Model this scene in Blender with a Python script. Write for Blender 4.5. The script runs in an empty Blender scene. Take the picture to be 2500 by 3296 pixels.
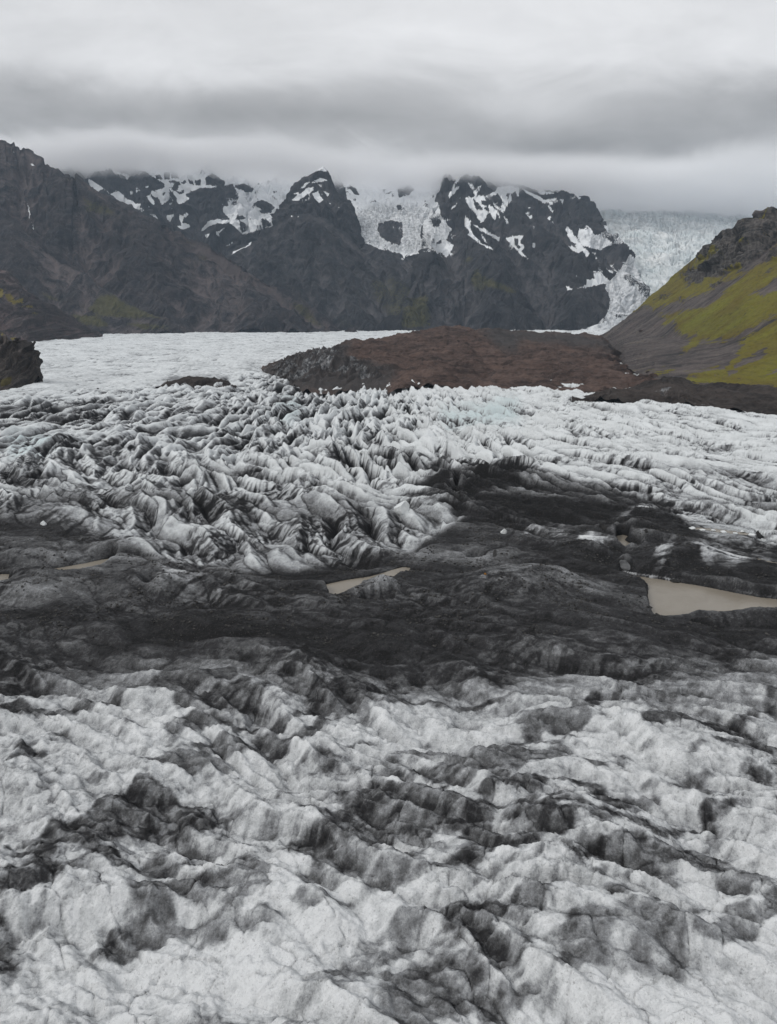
import bpy, math, numpy as np
from math import radians as R

# ---------------------------------------------------------------- camera, world, sun
scene = bpy.context.scene
col = scene.collection
H, F, CX, VH = 100.0, 2430.6, 1250.0, 1013.0      # eye height, focal length and horizon in photo pixels
cam_d = bpy.data.cameras.new("camera"); cam = bpy.data.objects.new("camera", cam_d); col.objects.link(cam)
cam.location = (0, 0, H); cam.rotation_euler = (R(90), 0, 0)
cam_d.sensor_fit = 'HORIZONTAL'; cam_d.sensor_width = 36; cam_d.lens = 35
cam_d.shift_y = -(1648 - VH) / 2500
cam_d.clip_start = 1; cam_d.clip_end = 60000
scene.camera = cam
scene.view_settings.view_transform = 'Standard'; scene.view_settings.look = 'None'
scene.view_settings.exposure = 0.0; scene.view_settings.gamma = 1
scene.view_settings.use_curve_mapping = False
scene.cycles.use_denoising = True
scene.cycles.max_bounces = 14
scene.cycles.volume_bounces = 14
scene.cycles.volume_step_rate = 0.35
scene.cycles.volume_max_steps = 256

SUN_EL, SUN_AZ = 42.0, 242.0     # azimuth from +Y clockwise: high on the left
sun_d = bpy.data.lights.new("sun", 'SUN'); sun = bpy.data.objects.new("sun", sun_d); col.objects.link(sun)
sun_d.energy = 1.25; sun_d.angle = R(12); sun_d.color = (1, .97, .93)
sun.rotation_euler = (R(90 - SUN_EL), 0, R(180 - SUN_AZ))


class E:                                           # small node-expression builder
    nt = None
    def __init__(s, sock): s.s = sock
    @staticmethod
    def m(op, *a, clamp=False):
        n = E.nt.nodes.new('ShaderNodeMath'); n.operation = op; n.use_clamp = clamp
        for i, v in enumerate(a):
            if isinstance(v, E): E.nt.links.new(v.s, n.inputs[i])
            else: n.inputs[i].default_value = v
        return E(n.outputs[0])
    def __add__(s, o): return E.m('ADD', s, o)
    __radd__ = __add__
    def __sub__(s, o): return E.m('SUBTRACT', s, o)
    def __rsub__(s, o): return E.m('SUBTRACT', o, s)
    def __mul__(s, o): return E.m('MULTIPLY', s, o)
    __rmul__ = __mul__
    def __truediv__(s, o): return E.m('DIVIDE', s, o)
    def clamp(s): return E.m('ADD', s, 0.0, clamp=True)
    def step(s, a, b):                             # smoothstep
        n = E.nt.nodes.new('ShaderNodeMapRange'); n.interpolation_type = 'SMOOTHSTEP'
        n.inputs[1].default_value = a; n.inputs[2].default_value = b
        E.nt.links.new(s.s, n.inputs[0]); return E(n.outputs[0])


def xyz(x, y, z):
    n = E.nt.nodes.new('ShaderNodeCombineXYZ')
    for i, v in enumerate((x, y, z)):
        if isinstance(v, E): E.nt.links.new(v.s, n.inputs[i])
        else: n.inputs[i].default_value = v
    return E(n.outputs[0])


def split(v):
    n = E.nt.nodes.new('ShaderNodeSeparateXYZ'); E.nt.links.new(v.s, n.inputs[0])
    return [E(o) for o in n.outputs]


def tnoise(vec, scale, detail=4, rough=.55, dist=0.0):
    n = E.nt.nodes.new('ShaderNodeTexNoise')
    n.inputs['Scale'].default_value = scale; n.inputs['Detail'].default_value = detail
    n.inputs['Roughness'].default_value = rough; n.inputs['Distortion'].default_value = dist
    E.nt.links.new(vec.s, n.inputs['Vector']); return E(n.outputs[0])


def mixc(f, a, b):
    n = E.nt.nodes.new('ShaderNodeMix'); n.data_type = 'RGBA'
    if isinstance(f, E): E.nt.links.new(f.s, n.inputs[0])
    else: n.inputs[0].default_value = f
    for i, v in ((6, a), (7, b)):
        if isinstance(v, E): E.nt.links.new(v.s, n.inputs[i])
        else: n.inputs[i].default_value = (*v, 1)
    return E(n.outputs[2])


def exp2d(a, e, a0, sa, e0, se):
    p = (a - a0) / sa; q = (e - e0) / se
    return E.m('EXPONENT', (p * p + q * q) * -1.0)


world = bpy.data.worlds.new("World"); scene.world = world; world.use_nodes = True
nt = world.node_tree; E.nt = nt; nt.nodes.clear()
wo = nt.nodes.new('ShaderNodeOutputWorld'); bg = nt.nodes.new('ShaderNodeBackground')
nt.links.new(bg.outputs[0], wo.inputs[0]); bg.inputs[1].default_value = 0.1
sky = nt.nodes.new('ShaderNodeTexSky'); sky.sky_type = 'NISHITA'; sky.sun_disc = False
sky.sun_elevation = R(SUN_EL); sky.sun_rotation = R(SUN_AZ)
tc = nt.nodes.new('ShaderNodeTexCoord')
dx, dy, dz = split(E(tc.outputs['Generated']))
yy = E.m('MAXIMUM', E.m('ABSOLUTE', dy), .12)
az = dx / yy; el = E.m('MAXIMUM', dz, 0.0) / yy       # tangent-plane coordinates of the view direction
flat = xyz(dx / (dz + .16), dy / (dz + .16), 0.0)      # the cloud deck seen in perspective
n1 = tnoise(flat, .55, 5, .5, .4)
n2 = tnoise(xyz(az, el * 2.4, dy * .5), 4.6, 6, .56, .5)
n3 = tnoise(xyz(az, el * 1.7, dy * .5 + 3.0), 15.0, 5, .6, .3)
cl = 0.445 + (n1 - .5) * .20 + (n2 - .5) * .30 + (n3 - .5) * .10
for a0, sa, e0, se, k in SKY_BLOBS if 'SKY_BLOBS' in globals() else (
        (.17, .10, .285, .035, .20), (-.30, .18, .218, .018, .16), (-.02, .16, .195, .02, .10),
        (.24, .20, .215, .040, -.15), (-.42, .20, .262, .016, -.05), (.36, .18, .155, .022, .22),
        (.50, .10, .28, .03, -.06), (-.12, .2, .265, .016, -.07), (-.3, .3, .30, .015, .05)):
    cl = cl + exp2d(az, el, a0, sa, e0, se) * k
zen = (el + (n2 - .5) * .05).step(.285, .345)
cl = cl + zen * .33                                    # overcast is brightest overhead
cl = E.m('MAXIMUM', cl, .05)
deck = mixc(1.0, (0, 0, 0), xyz(cl * 9.9, cl * 9.97, cl * 10.15))
nt.links.new(mixc(.985, E(sky.outputs[0]), deck).s, bg.inputs[0])

# ---------------------------------------------------------------- numpy noise
def hsh(ix, iy, seed):
    h = (ix.astype(np.int64) * 374761393 + iy.astype(np.int64) * 668265263 + seed * 1442695041) & 0xffffffff
    h = ((h ^ (h >> 13)) * 1274126177) & 0xffffffff
    return ((h ^ (h >> 16)) & 0xffffff).astype(np.float32) / np.float32(0xffffff)


def perlin(x, y, seed=0):
    x = np.asarray(x, np.float32); y = np.asarray(y, np.float32)
    ix = np.floor(x); iy = np.floor(y); fx = x - ix; fy = y - iy
    u = fx * fx * fx * (fx * (fx * 6 - 15) + 10); v = fy * fy * fy * (fy * (fy * 6 - 15) + 10)
    def g(i, j):
        a = hsh(ix + i, iy + j, seed) * np.float32(2 * math.pi)
        return np.cos(a) * (fx - i) + np.sin(a) * (fy - j)
    a = g(0, 0); b = g(1, 0); c = g(0, 1); d = g(1, 1)
    return (a + (b - a) * u + ((c + (d - c) * u) - (a + (b - a) * u)) * v) * 1.5


def fbm(x, y, o=4, seed=0, gain=.5, lac=2.03):
    s = 0; a = 1; t = 0
    for i in range(o):
        s = s + a * perlin(x, y, seed + i * 7); t += a
        x = x * lac + 13.7; y = y * lac - 7.1; a *= gain
    return s / t * 1.4


def ridged(x, y, o=4, seed=0, gain=.5, lac=2.07):
    s = 0; a = 1; t = 0; w = 1
    for i in range(o):
        n = 1 - np.abs(perlin(x, y, seed + i * 11)) * 1.6
        n = np.clip(n, 0, 1) ** 1.4
        s = s + a * n * w; t += a; w = np.clip(n * 1.5, 0, 1)
        x = x * lac + 5.3; y = y * lac + 9.1; a *= gain
    return s / t


def worley(x, y, seed=0):
    ix = np.floor(x); iy = np.floor(y); f1 = np.full(x.shape, 9, np.float32); f2 = f1.copy(); cid = f1 * 0
    for i in (-1, 0, 1):
        for j in (-1, 0, 1):
            hx = hsh(ix + i, iy + j, seed); hy = hsh(ix + i, iy + j, seed + 31)
            d = np.hypot(ix + i + hx - x, iy + j + hy - y)
            f2 = np.minimum(f2, np.maximum(d, f1)); cid = np.where(d < f1, hsh(ix + i, iy + j, seed + 77), cid)
            f1 = np.minimum(f1, d)
    return f1, f2, cid


def gully(S, L, gs, gl, size, seed):
    """ripples that run down the slope (gs, gl): value and the slope they add"""
    px = S / size; py = L / size; ix = np.floor(px); iy = np.floor(py)
    m = np.hypot(gs, gl) + 1e-4; ax = -gl / m * 2 * math.pi * .9; ay = gs / m * 2 * math.pi * .9
    v = 0; dxx = 0; w = 0
    for i in (-1, 0, 1, 2):
        for j in (-1, 0, 1, 2):
            hx = hsh(ix + i, iy + j, seed); hy = hsh(ix + i, iy + j, seed + 5)
            qx = px - ix - i - hx + .5; qy = py - iy - j - hy + .5
            k = np.exp(-(qx * qx + qy * qy) * 2.2); ph = qx * ax + qy * ay
            v = v + np.cos(ph) * k; dxx = dxx - np.sin(ph) * k; w = w + k
    return v / w, dxx / w * ax / size, dxx / w * ay / size


def sst(x, a, b):
    t = np.clip((x - a) / (b - a), 0, 1); return t * t * (3 - 2 * t)


def lerp(a, b, t): return a + (b - a) * t

# ---------------------------------------------------------------- masks traced in photo pixels, baked on to the terrain points
MW, MH = 1400, 1760                                    # half-resolution canvas, 75 px of margin each side


def raster(polys, holes=(), blur=1):
    m = np.zeros((MH, MW), np.float32)
    for sgn, lst in ((1, polys), (0, holes)):
        for pg in lst:
            p = (np.asarray(pg, float) + (150, 0)) / 2
            x0, y0 = np.floor(p.min(0)).astype(int); x1, y1 = np.ceil(p.max(0)).astype(int)
            x0 = max(x0, 0); y0 = max(y0, 0); x1 = min(x1 + 1, MW); y1 = min(y1 + 1, MH)
            if x1 <= x0 or y1 <= y0: continue
            X, Y = np.meshgrid(np.arange(x0, x1) + .5, np.arange(y0, y1) + .5)
            ins = np.zeros(X.shape, bool)
            for a, b in zip(p, np.roll(p, -1, 0)):
                if a[1] == b[1]: continue
                ins ^= ((a[1] > Y) != (b[1] > Y)) & (X < (b[0] - a[0]) * (Y - a[1]) / (b[1] - a[1]) + a[0])
            m[y0:y1, x0:x1][ins] = sgn
    if blur >= 5:                                       # soft edge, about as many photo pixels wide
        fy = np.fft.fftfreq(MH)[:, None]; fx = np.fft.rfftfreq(MW)[None, :]; sg = blur * .45
        return np.fft.irfft2(np.fft.rfft2(m) * np.exp(-2 * (math.pi * sg) ** 2 * (fx * fx + fy * fy)), (MH, MW)).astype(np.float32)
    for _ in range(blur):
        for ax in (0, 1):
            m = (np.roll(m, 1, ax) + 2 * m + np.roll(m, -1, ax)) / 4
    return m


def SOFT(m):
    fy = np.fft.fftfreq(MH)[:, None]; fx = np.fft.rfftfreq(MW)[None, :]
    return np.fft.irfft2(np.fft.rfft2(m) * np.exp(-2 * (math.pi * 12) ** 2 * (fx * fx + fy * fy)), (MH, MW)).astype(np.float32)


def sample(m, u, v):
    x = np.clip((u + 150) / 2 - .5, 0, MW - 1.01); y = np.clip(v / 2 - .5, 0, MH - 1.01)
    i = x.astype(int); j = y.astype(int); a = x - i; b = y - j
    return (m[j, i] * (1 - a) + m[j, i + 1] * a) * (1 - b) + (m[j + 1, i] * (1 - a) + m[j + 1, i + 1] * a) * b


def zm(x0, y0, k):
    return lambda *pts: [(x0 + k * x, y0 + k * y) for x, y in pts]


Z2 = zm(250, 520, .3576); Z3 = zm(700, 500, .3576); Z4 = zm(1100, 540, .3576); Z5 = zm(1500, 540, .3576)
Z6 = zm(1800, 640, .4172); Z7 = zm(1800, 900, .4172); Z8 = zm(0, 840, .3576); Z0 = zm(0, 420, .3576)
G3 = zm(0, 1000, .5006); G4 = zm(830, 1000, .5006); G5 = zm(1660, 1000, .5006)
G6 = zm(0, 1500, .5006); G7 = zm(830, 1500, .5006); G8 = zm(1660, 1500, .5006)


def proj(X, Y, Z):
    return CX + F * X / Y, VH - F * (Z - H) / Y

# ---------------------------------------------------------------- meshes
def grid_mesh(name, X, Y, Z, attrs, mat):
    nr, nc = X.shape
    me = bpy.data.meshes.new(name); n = nr * nc
    me.vertices.add(n)
    me.vertices.foreach_set('co', np.stack([X, Y, Z], -1).astype(np.float32).ravel())
    q = np.arange(n, dtype=np.int32).reshape(nr, nc)
    f = np.stack([q[:-1, :-1], q[:-1, 1:], q[1:, 1:], q[1:, :-1]], -1).reshape(-1, 4)
    me.loops.add(f.size); me.polygons.add(len(f))
    me.loops.foreach_set('vertex_index', f.ravel())
    me.polygons.foreach_set('loop_start', np.arange(0, f.size, 4, dtype=np.int32))
    me.update(calc_edges=True)
    me.polygons.foreach_set('use_smooth', np.ones(len(f), bool))
    for k, a in attrs.items():
        at = me.attributes.new(k, 'FLOAT', 'POINT'); at.data.foreach_set('value', a.astype(np.float32).ravel())
    me.materials.append(mat)
    o = bpy.data.objects.new(name, me); col.objects.link(o); return o


def structure(o, label, cat):
    o['kind'] = 'structure'; o['label'] = label; o['category'] = cat; return o


def attr(name):
    n = E.nt.nodes.new('ShaderNodeAttribute'); n.attribute_name = name; return E(n.outputs['Fac'])


def material(name, build, rough=.9, spec=.25, bump=None):
    m = bpy.data.materials.new(name); m.use_nodes = True; E.nt = m.node_tree
    b = E.nt.nodes['Principled BSDF']; b.inputs['Roughness'].default_value = rough
    b.inputs['Specular IOR Level'].default_value = spec
    t = E.nt.nodes.new('ShaderNodeTexCoord'); P = E(t.outputs['Object'])
    c = build(P)
    E.nt.links.new(c.s, b.inputs['Base Color'])
    if bump:
        sc, dist, st = bump
        bn = E.nt.nodes.new('ShaderNodeBump'); bn.inputs['Distance'].default_value = dist; bn.inputs['Strength'].default_value = st
        E.nt.links.new(tnoise(P, sc, 6, .65).s, bn.inputs['Height']); E.nt.links.new(bn.outputs[0], b.inputs['Normal'])
    return m


def mountain_mat(name, rock1, rock2, moss1=(.075, .07, .02), moss2=(.05, .045, .018), nscale=.012, snow=(.80, .82, .84)):
    def build(P):
        x, y, z = split(P)
        a = tnoise(P, nscale, 6, .6); s = tnoise(xyz(x * .15, y * .15, z * 2.2), nscale * 1.7, 5, .6)
        f = tnoise(P, nscale * 9, 5, .65); sc = attr('scree')
        c = mixc(((a - .5) * 2.0 + (s - .5) * .9 * (1.0 - sc) + (f - .5) * 1.3 + .30).clamp(), rock1, rock2)
        c = mixc(((sc - .42) * 2.2 + (f - .5) * 1.2 + (a - .5) * 1.2).clamp() * .9, c, tuple(v * 1.9 for v in rock2))
        c = mixc(((f - .58) * 2.4).clamp(), c, tuple(v * 2.2 for v in rock2))
        g = (attr('moss') * .9 + (f - .5) * 2.2 + (a - .5) * 1.0).step(.36, .80) * .9
        c = mixc(g, c, mixc(f, moss1, moss2))
        sn = (attr('snow') + (tnoise(P, nscale * 11, 5, .68) - .5) * .80 + (attr('scree') - .45) * .25).step(.42, .54)
        ice = attr('icy')
        d = ((tnoise(xyz(x * .6, y * .6, z), nscale * 5, 6, .7) - .5) * 3.0 + .35).clamp() * ice
        w = mixc(d, snow, (.16, .17, .18))
        return mixc(sn, c, w)
    return material(name, build, bump=(nscale * 10, 6 if nscale < .02 else 2.5, .6))


ROCK = (.015, .016, .019), (.050, .047, .049)
M_far = mountain_mat('dark_basalt_with_snow', *ROCK)
M_left = mountain_mat('dark_layered_basalt', (.014, .014, .017), (.062, .051, .050))


def loft(name, lines, u0, u1, nu, seg, mat, label, cat='mountain', back=(900, 420), gul=((260, 30), (120, 14), (56, 7), (26, 3)),
         strata=5.0, snow=None, moss=None, icy=None, seed=1, rough=1.0, smooth=6, keep=.35, hook=None):
    """a mountain side swept through lines of (u, v, distance) from its foot to its ridge, and on down its far side"""
    us = np.linspace(u0, u1, nu)
    ys, zs = [], []
    for ln in lines:
        a = np.asarray(ln, float); a = a[np.argsort(a[:, 0], kind='stable')]
        y = np.interp(us, a[:, 0], a[:, 2]); v = np.interp(us, a[:, 0], a[:, 1])
        ys.append(y); zs.append(H - (v - VH) / F * y)
    rid = sum(seg[:len(lines) - 1])
    ys.append(ys[-1] + back[0]); zs.append(zs[-1] - back[1])
    Y, Z = [ys[0]], [zs[0]]
    for k in range(len(ys) - 1):
        n = seg[k] if k < len(seg) else 24
        for i in range(1, n + 1):
            t = i / n; Y.append(lerp(ys[k], ys[k + 1], t)); Z.append(lerp(zs[k], zs[k + 1], t))
    Y = np.array(Y); Z = np.array(Z)
    for _ in range(smooth):
        for A in (Y, Z):
            B = A.copy(); B[1:-1] = (A[:-2] + 2 * A[1:-1] + A[2:]) / 4
            B[rid] = A[rid]; A[:] = B
    X = (us[None, :] - CX) / F * Y
    L = np.zeros_like(Y); L[1:] = np.cumsum(np.hypot(np.diff(Y, axis=0), np.diff(Z, axis=0)), 0)
    L += 2000
    S = X * 1.0
    # frame
    def frame():
        tu = np.stack([np.gradient(A, axis=1) for A in (X, Y, Z)], -1); tv = np.stack([np.gradient(A, axis=0) for A in (X, Y, Z)], -1)
        N = np.cross(tu, tv); N /= np.linalg.norm(N, axis=-1, keepdims=True) + 1e-9
        return tu, tv, N
    tu, tv, N = frame()
    N[N[..., 1] > .6] *= 1
    gl = tv[..., 2] / (np.linalg.norm(tv, axis=-1) + 1e-6)
    gs = tu[..., 2] / (np.hypot(tu[..., 0], tu[..., 1]) + 1e-6)
    for _ in range(8):
        gs[:, 1:-1] = (gs[:, :-2] + 2 * gs[:, 1:-1] + gs[:, 2:]) / 4
    gs = np.clip(gs, -1.2, 1.2) * .8 + .25 * fbm(S / 300, L / 300, 2, seed + 3)
    gl = np.where(np.abs(gl) < .2, .2, gl)
    row = np.arange(len(Y))[:, None]; near = np.clip(np.abs(row - rid) / 30.0, 0, 1)
    amp = (keep + (1 - keep) * near)
    wS = S + 25 * fbm(S / 90, L / 90, 2, seed + 9); wL = L + 25 * fbm(S / 90 + 4, L / 90, 2, seed + 19)
    D = 0; G = 0
    for k, (size, a) in enumerate(((gul[0][0] * 2.2, gul[0][1] * 1.6),) * (gul[0][0] > 150) + tuple(gul)):
        g, ds, dl = gully(wS, wL, gs, gl, size, seed + k * 13)
        mod = .55 + .9 * np.clip(fbm(S / (size * 3), L / (size * 3), 2, seed + 40 + k) + .3, 0, 1)
        a = a * 1.7; D = D + a * g * mod; G = G + (1, .9, .7, .5, .4)[k] * g * mod; gs = gs + ds * a * .8; gl = gl + dl * a * .8
    D = D + rough * (fbm(S / 40, L / 40, 4, seed + 60) * 5)
    zz = Z + 25 * fbm(S / 220, L / 400, 3, seed + 70)
    st = fbm(zz / 38, S / 900, 4, seed + 80, .6)
    D = D + 1.2 * strata * st * np.clip(.4 + fbm(S / 260, Z / 90, 3, seed + 90) * 1.3, 0, 1.5)
    D = D * amp
    Nf = N * np.where(N[..., 1:2] > 0, -1, 1) if False else N
    sg = np.where(N[..., 2] < 0, -1, 1)
    X = X + N[..., 0] * sg * D; Y = Y + N[..., 1] * sg * D; Z = Z + N[..., 2] * sg * D
    u, v = proj(X, Y, Z)
    ju = 3.0 * fbm(S / 45, L / 45, 3, seed + 100); jv = 3.0 * fbm(S / 45 + 9, L / 45, 3, seed + 101)
    at = {'scree': np.clip(.45 - .55 * G / 1.5, 0, 1)}
    for nm, mk in (('snow', snow), ('moss', moss), ('icy', icy)):
        at[nm] = sample(mk, u + ju, v + jv) if mk is not None else np.zeros(X.shape)
    if snow is not None and gul[0][0] > 100:              # snow keeps to the gullies near the traced patches and the ribs stand out of it
        near_s = sample(SOFT(snow), u + ju, v + jv); gf = np.clip(-G, 0, 1.5)
        at['snow'] = np.maximum(at['snow'] * (1 - .45 * sst(G, .55, 1.1)), sst(gf, .5, .95) * sst(near_s, .04, .30) * .62)
    if hook: X, Y, Z = hook(X, Y, Z, S, L, u, v, at, N * sg[..., None], row, rid)
    o = grid_mesh(name, X, Y, Z, at, mat)
    return structure(o, label, cat)


def add_y(line, y0, y1):                                # (u, v) -> (u, v, distance), distance running from y0 to y1
    n = len(line); u = [p[0] for p in line]
    return [(p[0], p[1], y0 + (y1 - y0) * (p[0] - u[0]) / max(u[-1] - u[0], 1e-6)) for p in line]

# ---------------------------------------------------------------- the mountains
RIDGE_L = [(-200, 330), (-120, 390), (-60, 430), (0, 452), (14, 454), (21, 459), (45, 463), (47, 471), (61, 479), (73, 478), (100, 490), (111, 499), (138, 509), (147, 529),
           (157, 531), (168, 540), (186, 546), (200, 556), (215, 568), (224, 565), (234, 577), (247, 564), (265, 574), (286, 595),
           (308, 613), (334, 624), (358, 635), (393, 658), (418, 667), (443, 683), (483, 701), (515, 710), (536, 728), (558, 749),
           (586, 749), (608, 770), (643, 785), (679, 802), (708, 810), (733, 827), (800, 870), (900, 932), (1000, 992), (1080, 1048), (1140, 1080)]
moss_l = raster([Z0((640, 575), (720, 600), (860, 640), (1000, 700), (1100, 800), (1000, 770), (900, 760), (770, 730), (760, 650)),
                 Z0((560, 410), (620, 430), (680, 480), (600, 450)), Z0((380, 560), (440, 545), (420, 600)),
                 Z2((980, 700), (1060, 740), (1050, 790), (980, 740)), Z2((1040, 830), (1130, 830), (1180, 890), (1120, 900)),
                 Z8((1180, 130), (1250, 150), (1200, 170)), [(930, 960), (985, 985), (1020, 1030), (1060, 1060), (1000, 1045), (950, 1000)]], blur=7) * .75
snow_l = raster([Z0((268, 295), (300, 300), (316, 318), (290, 314)), Z0((112, 190), (130, 190), (122, 198)), Z0((10, 158), (20, 160), (14, 164)),
                 Z0((245, 650), (262, 690), (272, 760), (264, 800), (258, 700)), Z0((285, 820), (310, 900), (302, 900))], blur=0)
loft('left_mountain', [[(-200, 1075, 4150), (300, 1078, 4100), (1150, 1085, 4250)],
                       [(-200, 860, 4500), (200, 880, 4520), (500, 930, 4500), (800, 1000, 4430), (1000, 1050, 4400), (1150, 1080, 4350)],
                       add_y(RIDGE_L, 5350, 4480)], -200, 1150, 900, [170, 250], M_left,
     'dark brown layered mountain slope falling from the high skyline towards the white glacier', seed=11, moss=moss_l, snow=snow_l,
     gul=((330, 34), (150, 17), (70, 9), (30, 4)), strata=6)
RIDGE_S = [(-200, 500), (-60, 610), (0, 668), (50, 715), (100, 762), (150, 810), (200, 850), (250, 872), (290, 893), (340, 935), (400, 975), (470, 1004), (560, 1040), (650, 1075), (700, 1085)]
moss_s = raster([Z8((300, 260), (420, 300), (600, 370), (800, 420), (900, 300), (1010, 300), (1150, 380), (1330, 460), (1500, 520), (1100, 520), (900, 500), (700, 400), (450, 350)),
                 Z8((570, 470), (850, 490), (980, 560), (960, 600), (780, 580), (640, 520)), Z8((1050, 560), (1300, 560), (1678, 600), (1300, 620))], blur=6) * .95
loft('scree_slope', [[(-200, 1075, 3950), (300, 1076, 3900), (700, 1090, 4000)], add_y(RIDGE_S, 4650, 4050)], -200, 690, 620, [260], M_left,
     'dark scree slope with a faint green fan below the brown layered mountain', 'scree slope', seed=23, moss=moss_s, strata=2,
     gul=((200, 12), (90, 7), (40, 4), (18, 2)), back=(300, 200), keep=.5)

CONE = [(600, 905), (700, 850), (736, 825), (772, 797), (825, 772), (843, 747), (879, 726), (915, 704), (940, 691), (972, 695), (1004, 693), (1040, 707),
        (1075, 732), (1111, 757), (1147, 786), (1183, 815), (1219, 843), (1254, 875), (1300, 925), (1345, 980), (1382, 1040), (1400, 1085)]
snow_c = raster([Z3((60, 835), (130, 780), (180, 752), (130, 800), (55, 835)), Z3((115, 900), (140, 870), (250, 820), (318, 765), (300, 800), (180, 860)),
                 Z3((660, 545), (690, 545), (665, 558)), Z3((715, 545), (735, 552), (725, 558))], blur=0)
moss_c = raster([[(1190, 905), (1250, 880), (1330, 930), (1385, 985), (1380, 1060), (1290, 1065), (1230, 1010), (1200, 960)],
                 [(1060, 1010), (1110, 1030), (1180, 1065), (1120, 1060)]], blur=9) * .55
loft('cone_mountain', [[(600, 1085, 4650), (1400, 1085, 4600)], [(600, 990, 5000), (1000, 930, 5150), (1250, 990, 4900), (1400, 1085, 4650)], add_y(CONE, 5800, 5400)],
     600, 1398, 640, [130, 190], M_far, 'dark cone shaped mountain in front of the pointed summit', seed=37, snow=snow_c, moss=moss_c,
     gul=((240, 30), (110, 16), (52, 8), (24, 4)), strata=5)

PEAK = [(880, 700), (905, 678), (916, 655), (920, 647), (932, 622), (934, 607), (950, 589), (979, 571), (997, 563), (1022, 548), (1038, 538), (1054, 550), (1060, 568), (1069, 584),
        (1076, 604), (1088, 623), (1111, 639), (1127, 647), (1138, 664), (1144, 693), (1150, 720), (1160, 760), (1175, 800)]
snow_p = raster([Z3((670, 410), (700, 370), (760, 340), (800, 295), (880, 285), (850, 330), (790, 365), (720, 410)), Z3((745, 300), (800, 240), (840, 235), (780, 290)),
                 Z3((850, 350), (900, 320), (920, 360), (950, 400), (910, 430), (870, 380)), Z3((950, 325), (1010, 345), (995, 370)),
                 Z3((840, 245), (930, 200), (1000, 225), (870, 250)), Z3((880, 145), (945, 95), (1000, 150), (930, 140)), Z3((680, 350), (730, 330), (740, 360)),
                 Z3((1000, 425), (1020, 440), (1005, 440)), Z3((1080, 462), (1105, 475), (1090, 475))], blur=0)
loft('summit_rock', [[(880, 790, 5950), (1175, 900, 5950)], [(880, 715, 6080), (1000, 640, 6100), (1100, 680, 6080), (1175, 810, 6020)], add_y(PEAK, 6350, 6350)],
     880, 1174, 330, [110, 120], M_far, 'pointed dark summit with snow ledges reaching into the cloud', 'peak', seed=41, snow=snow_p, back=(500, 400),
     gul=((120, 22), (60, 13), (30, 7), (16, 3)), strata=9, smooth=3)

snow_b = raster([Z2((85, 152), (130, 170), (220, 230), (300, 290), (360, 265), (400, 290), (430, 330), (480, 350), (530, 380), (590, 360), (560, 400), (610, 440), (580, 465),
                    (480, 400), (400, 370), (300, 300), (230, 245), (180, 270), (110, 215)),
                 Z2((310, 70), (360, 95), (470, 130), (450, 165), (400, 120), (320, 105)), Z2((640, 470), (680, 465), (740, 525), (680, 500)), Z2((730, 485), (770, 515), (750, 508)),
                 Z2((480, 60), (600, 90), (640, 140), (700, 150), (740, 175), (790, 210), (760, 245), (640, 270), (690, 330), (720, 320), (760, 390), (815, 350), (830, 310), (820, 255),
                    (880, 310), (900, 380), (930, 390), (1010, 330), (960, 300), (1110, 235), (1200, 240), (1400, 200), (1500, -60), (1100, -60), (900, -60), (560, -60)),
                 Z2((605, 290), (640, 300), (695, 370), (690, 395), (660, 380)), Z2((635, 400), (648, 398), (650, 432), (640, 430)), Z2((520, 240), (535, 235), (570, 270), (540, 270), (520, 295)),
                 Z2((610, 225), (640, 210), (640, 235), (620, 250)), Z2((470, 270), (510, 270), (480, 310)), Z2((790, 485), (870, 475), (830, 545), (800, 510)),
                 Z2((905, 490), (985, 455), (1000, 475), (960, 520), (935, 550), (1000, 560), (1015, 580), (940, 620), (880, 575), (940, 585), (920, 530)),
                 Z3((50, 460), (160, 450), (190, 380), (180, 330), (130, 260), (100, -60), (900, -60), (900, 300), (700, 340), (660, 400), (655, 450), (625, 490), (720, 560), (500, 640), (380, 670), (230, 715),
                    (100, 600), (0, 580), (120, 585), (50, 510)),
                 Z2((1170, 540), (1250, 515), (1380, 540), (1330, 560), (1190, 575), (1110, 635), (1120, 600)), Z2((1230, 640), (1290, 610), (1335, 580), (1300, 625), (1260, 650), (1300, 685), (1240, 660)),
                 Z2((1130, 665), (1205, 645), (1160, 680)), Z2((1280, 795), (1380, 730), (1440, 695), (1380, 745), (1310, 780))],
                [Z2((600, 85), (690, 145), (620, 125)), Z2((700, 120), (740, 115), (770, 170), (710, 150)), Z2((780, 100), (830, 90), (830, 160), (780, 165)), Z2((840, 80), (900, 100), (910, 160), (840, 150)),
                 Z2((820, 170), (915, 180), (915, 205), (830, 195)), Z2((860, 205), (905, 215), (895, 260), (860, 260)), Z2((945, 180), (965, 165), (985, 195), (950, 203)),
                 Z2((995, 160), (1050, 190), (1045, 215), (1000, 195)), Z2((1050, 170), (1115, 170), (1110, 215), (1060, 210)), Z2((1150, 150), (1210, 100), (1330, 190), (1300, 225), (1150, 210)),
                 Z2((765, 275), (790, 280), (770, 320)), Z2((690, 320), (730, 330), (720, 365)), Z2((890, 280), (980, 250), (930, 300)),
                 Z3((320, 435), (400, 400), (450, 420), (515, 465), (480, 520), (400, 525), (350, 500), (410, 490), (330, 450)), Z3((150, 270), (250, 255), (330, 300), (310, 330), (250, 335), (160, 290)),
                 Z3((160, 560), (210, 540), (270, 570), (180, 580)), Z3((200, 590), (250, 620), (265, 680), (220, 700), (200, 660)), Z3((385, 580), (440, 575), (490, 625), (420, 650)), Z3((490, 330), (540, 315), (510, 350))], blur=1)
icy_b = raster([Z3((300, 520), (600, 440), (680, 540), (230, 715), (60, 500))], blur=8) * .35
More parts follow.
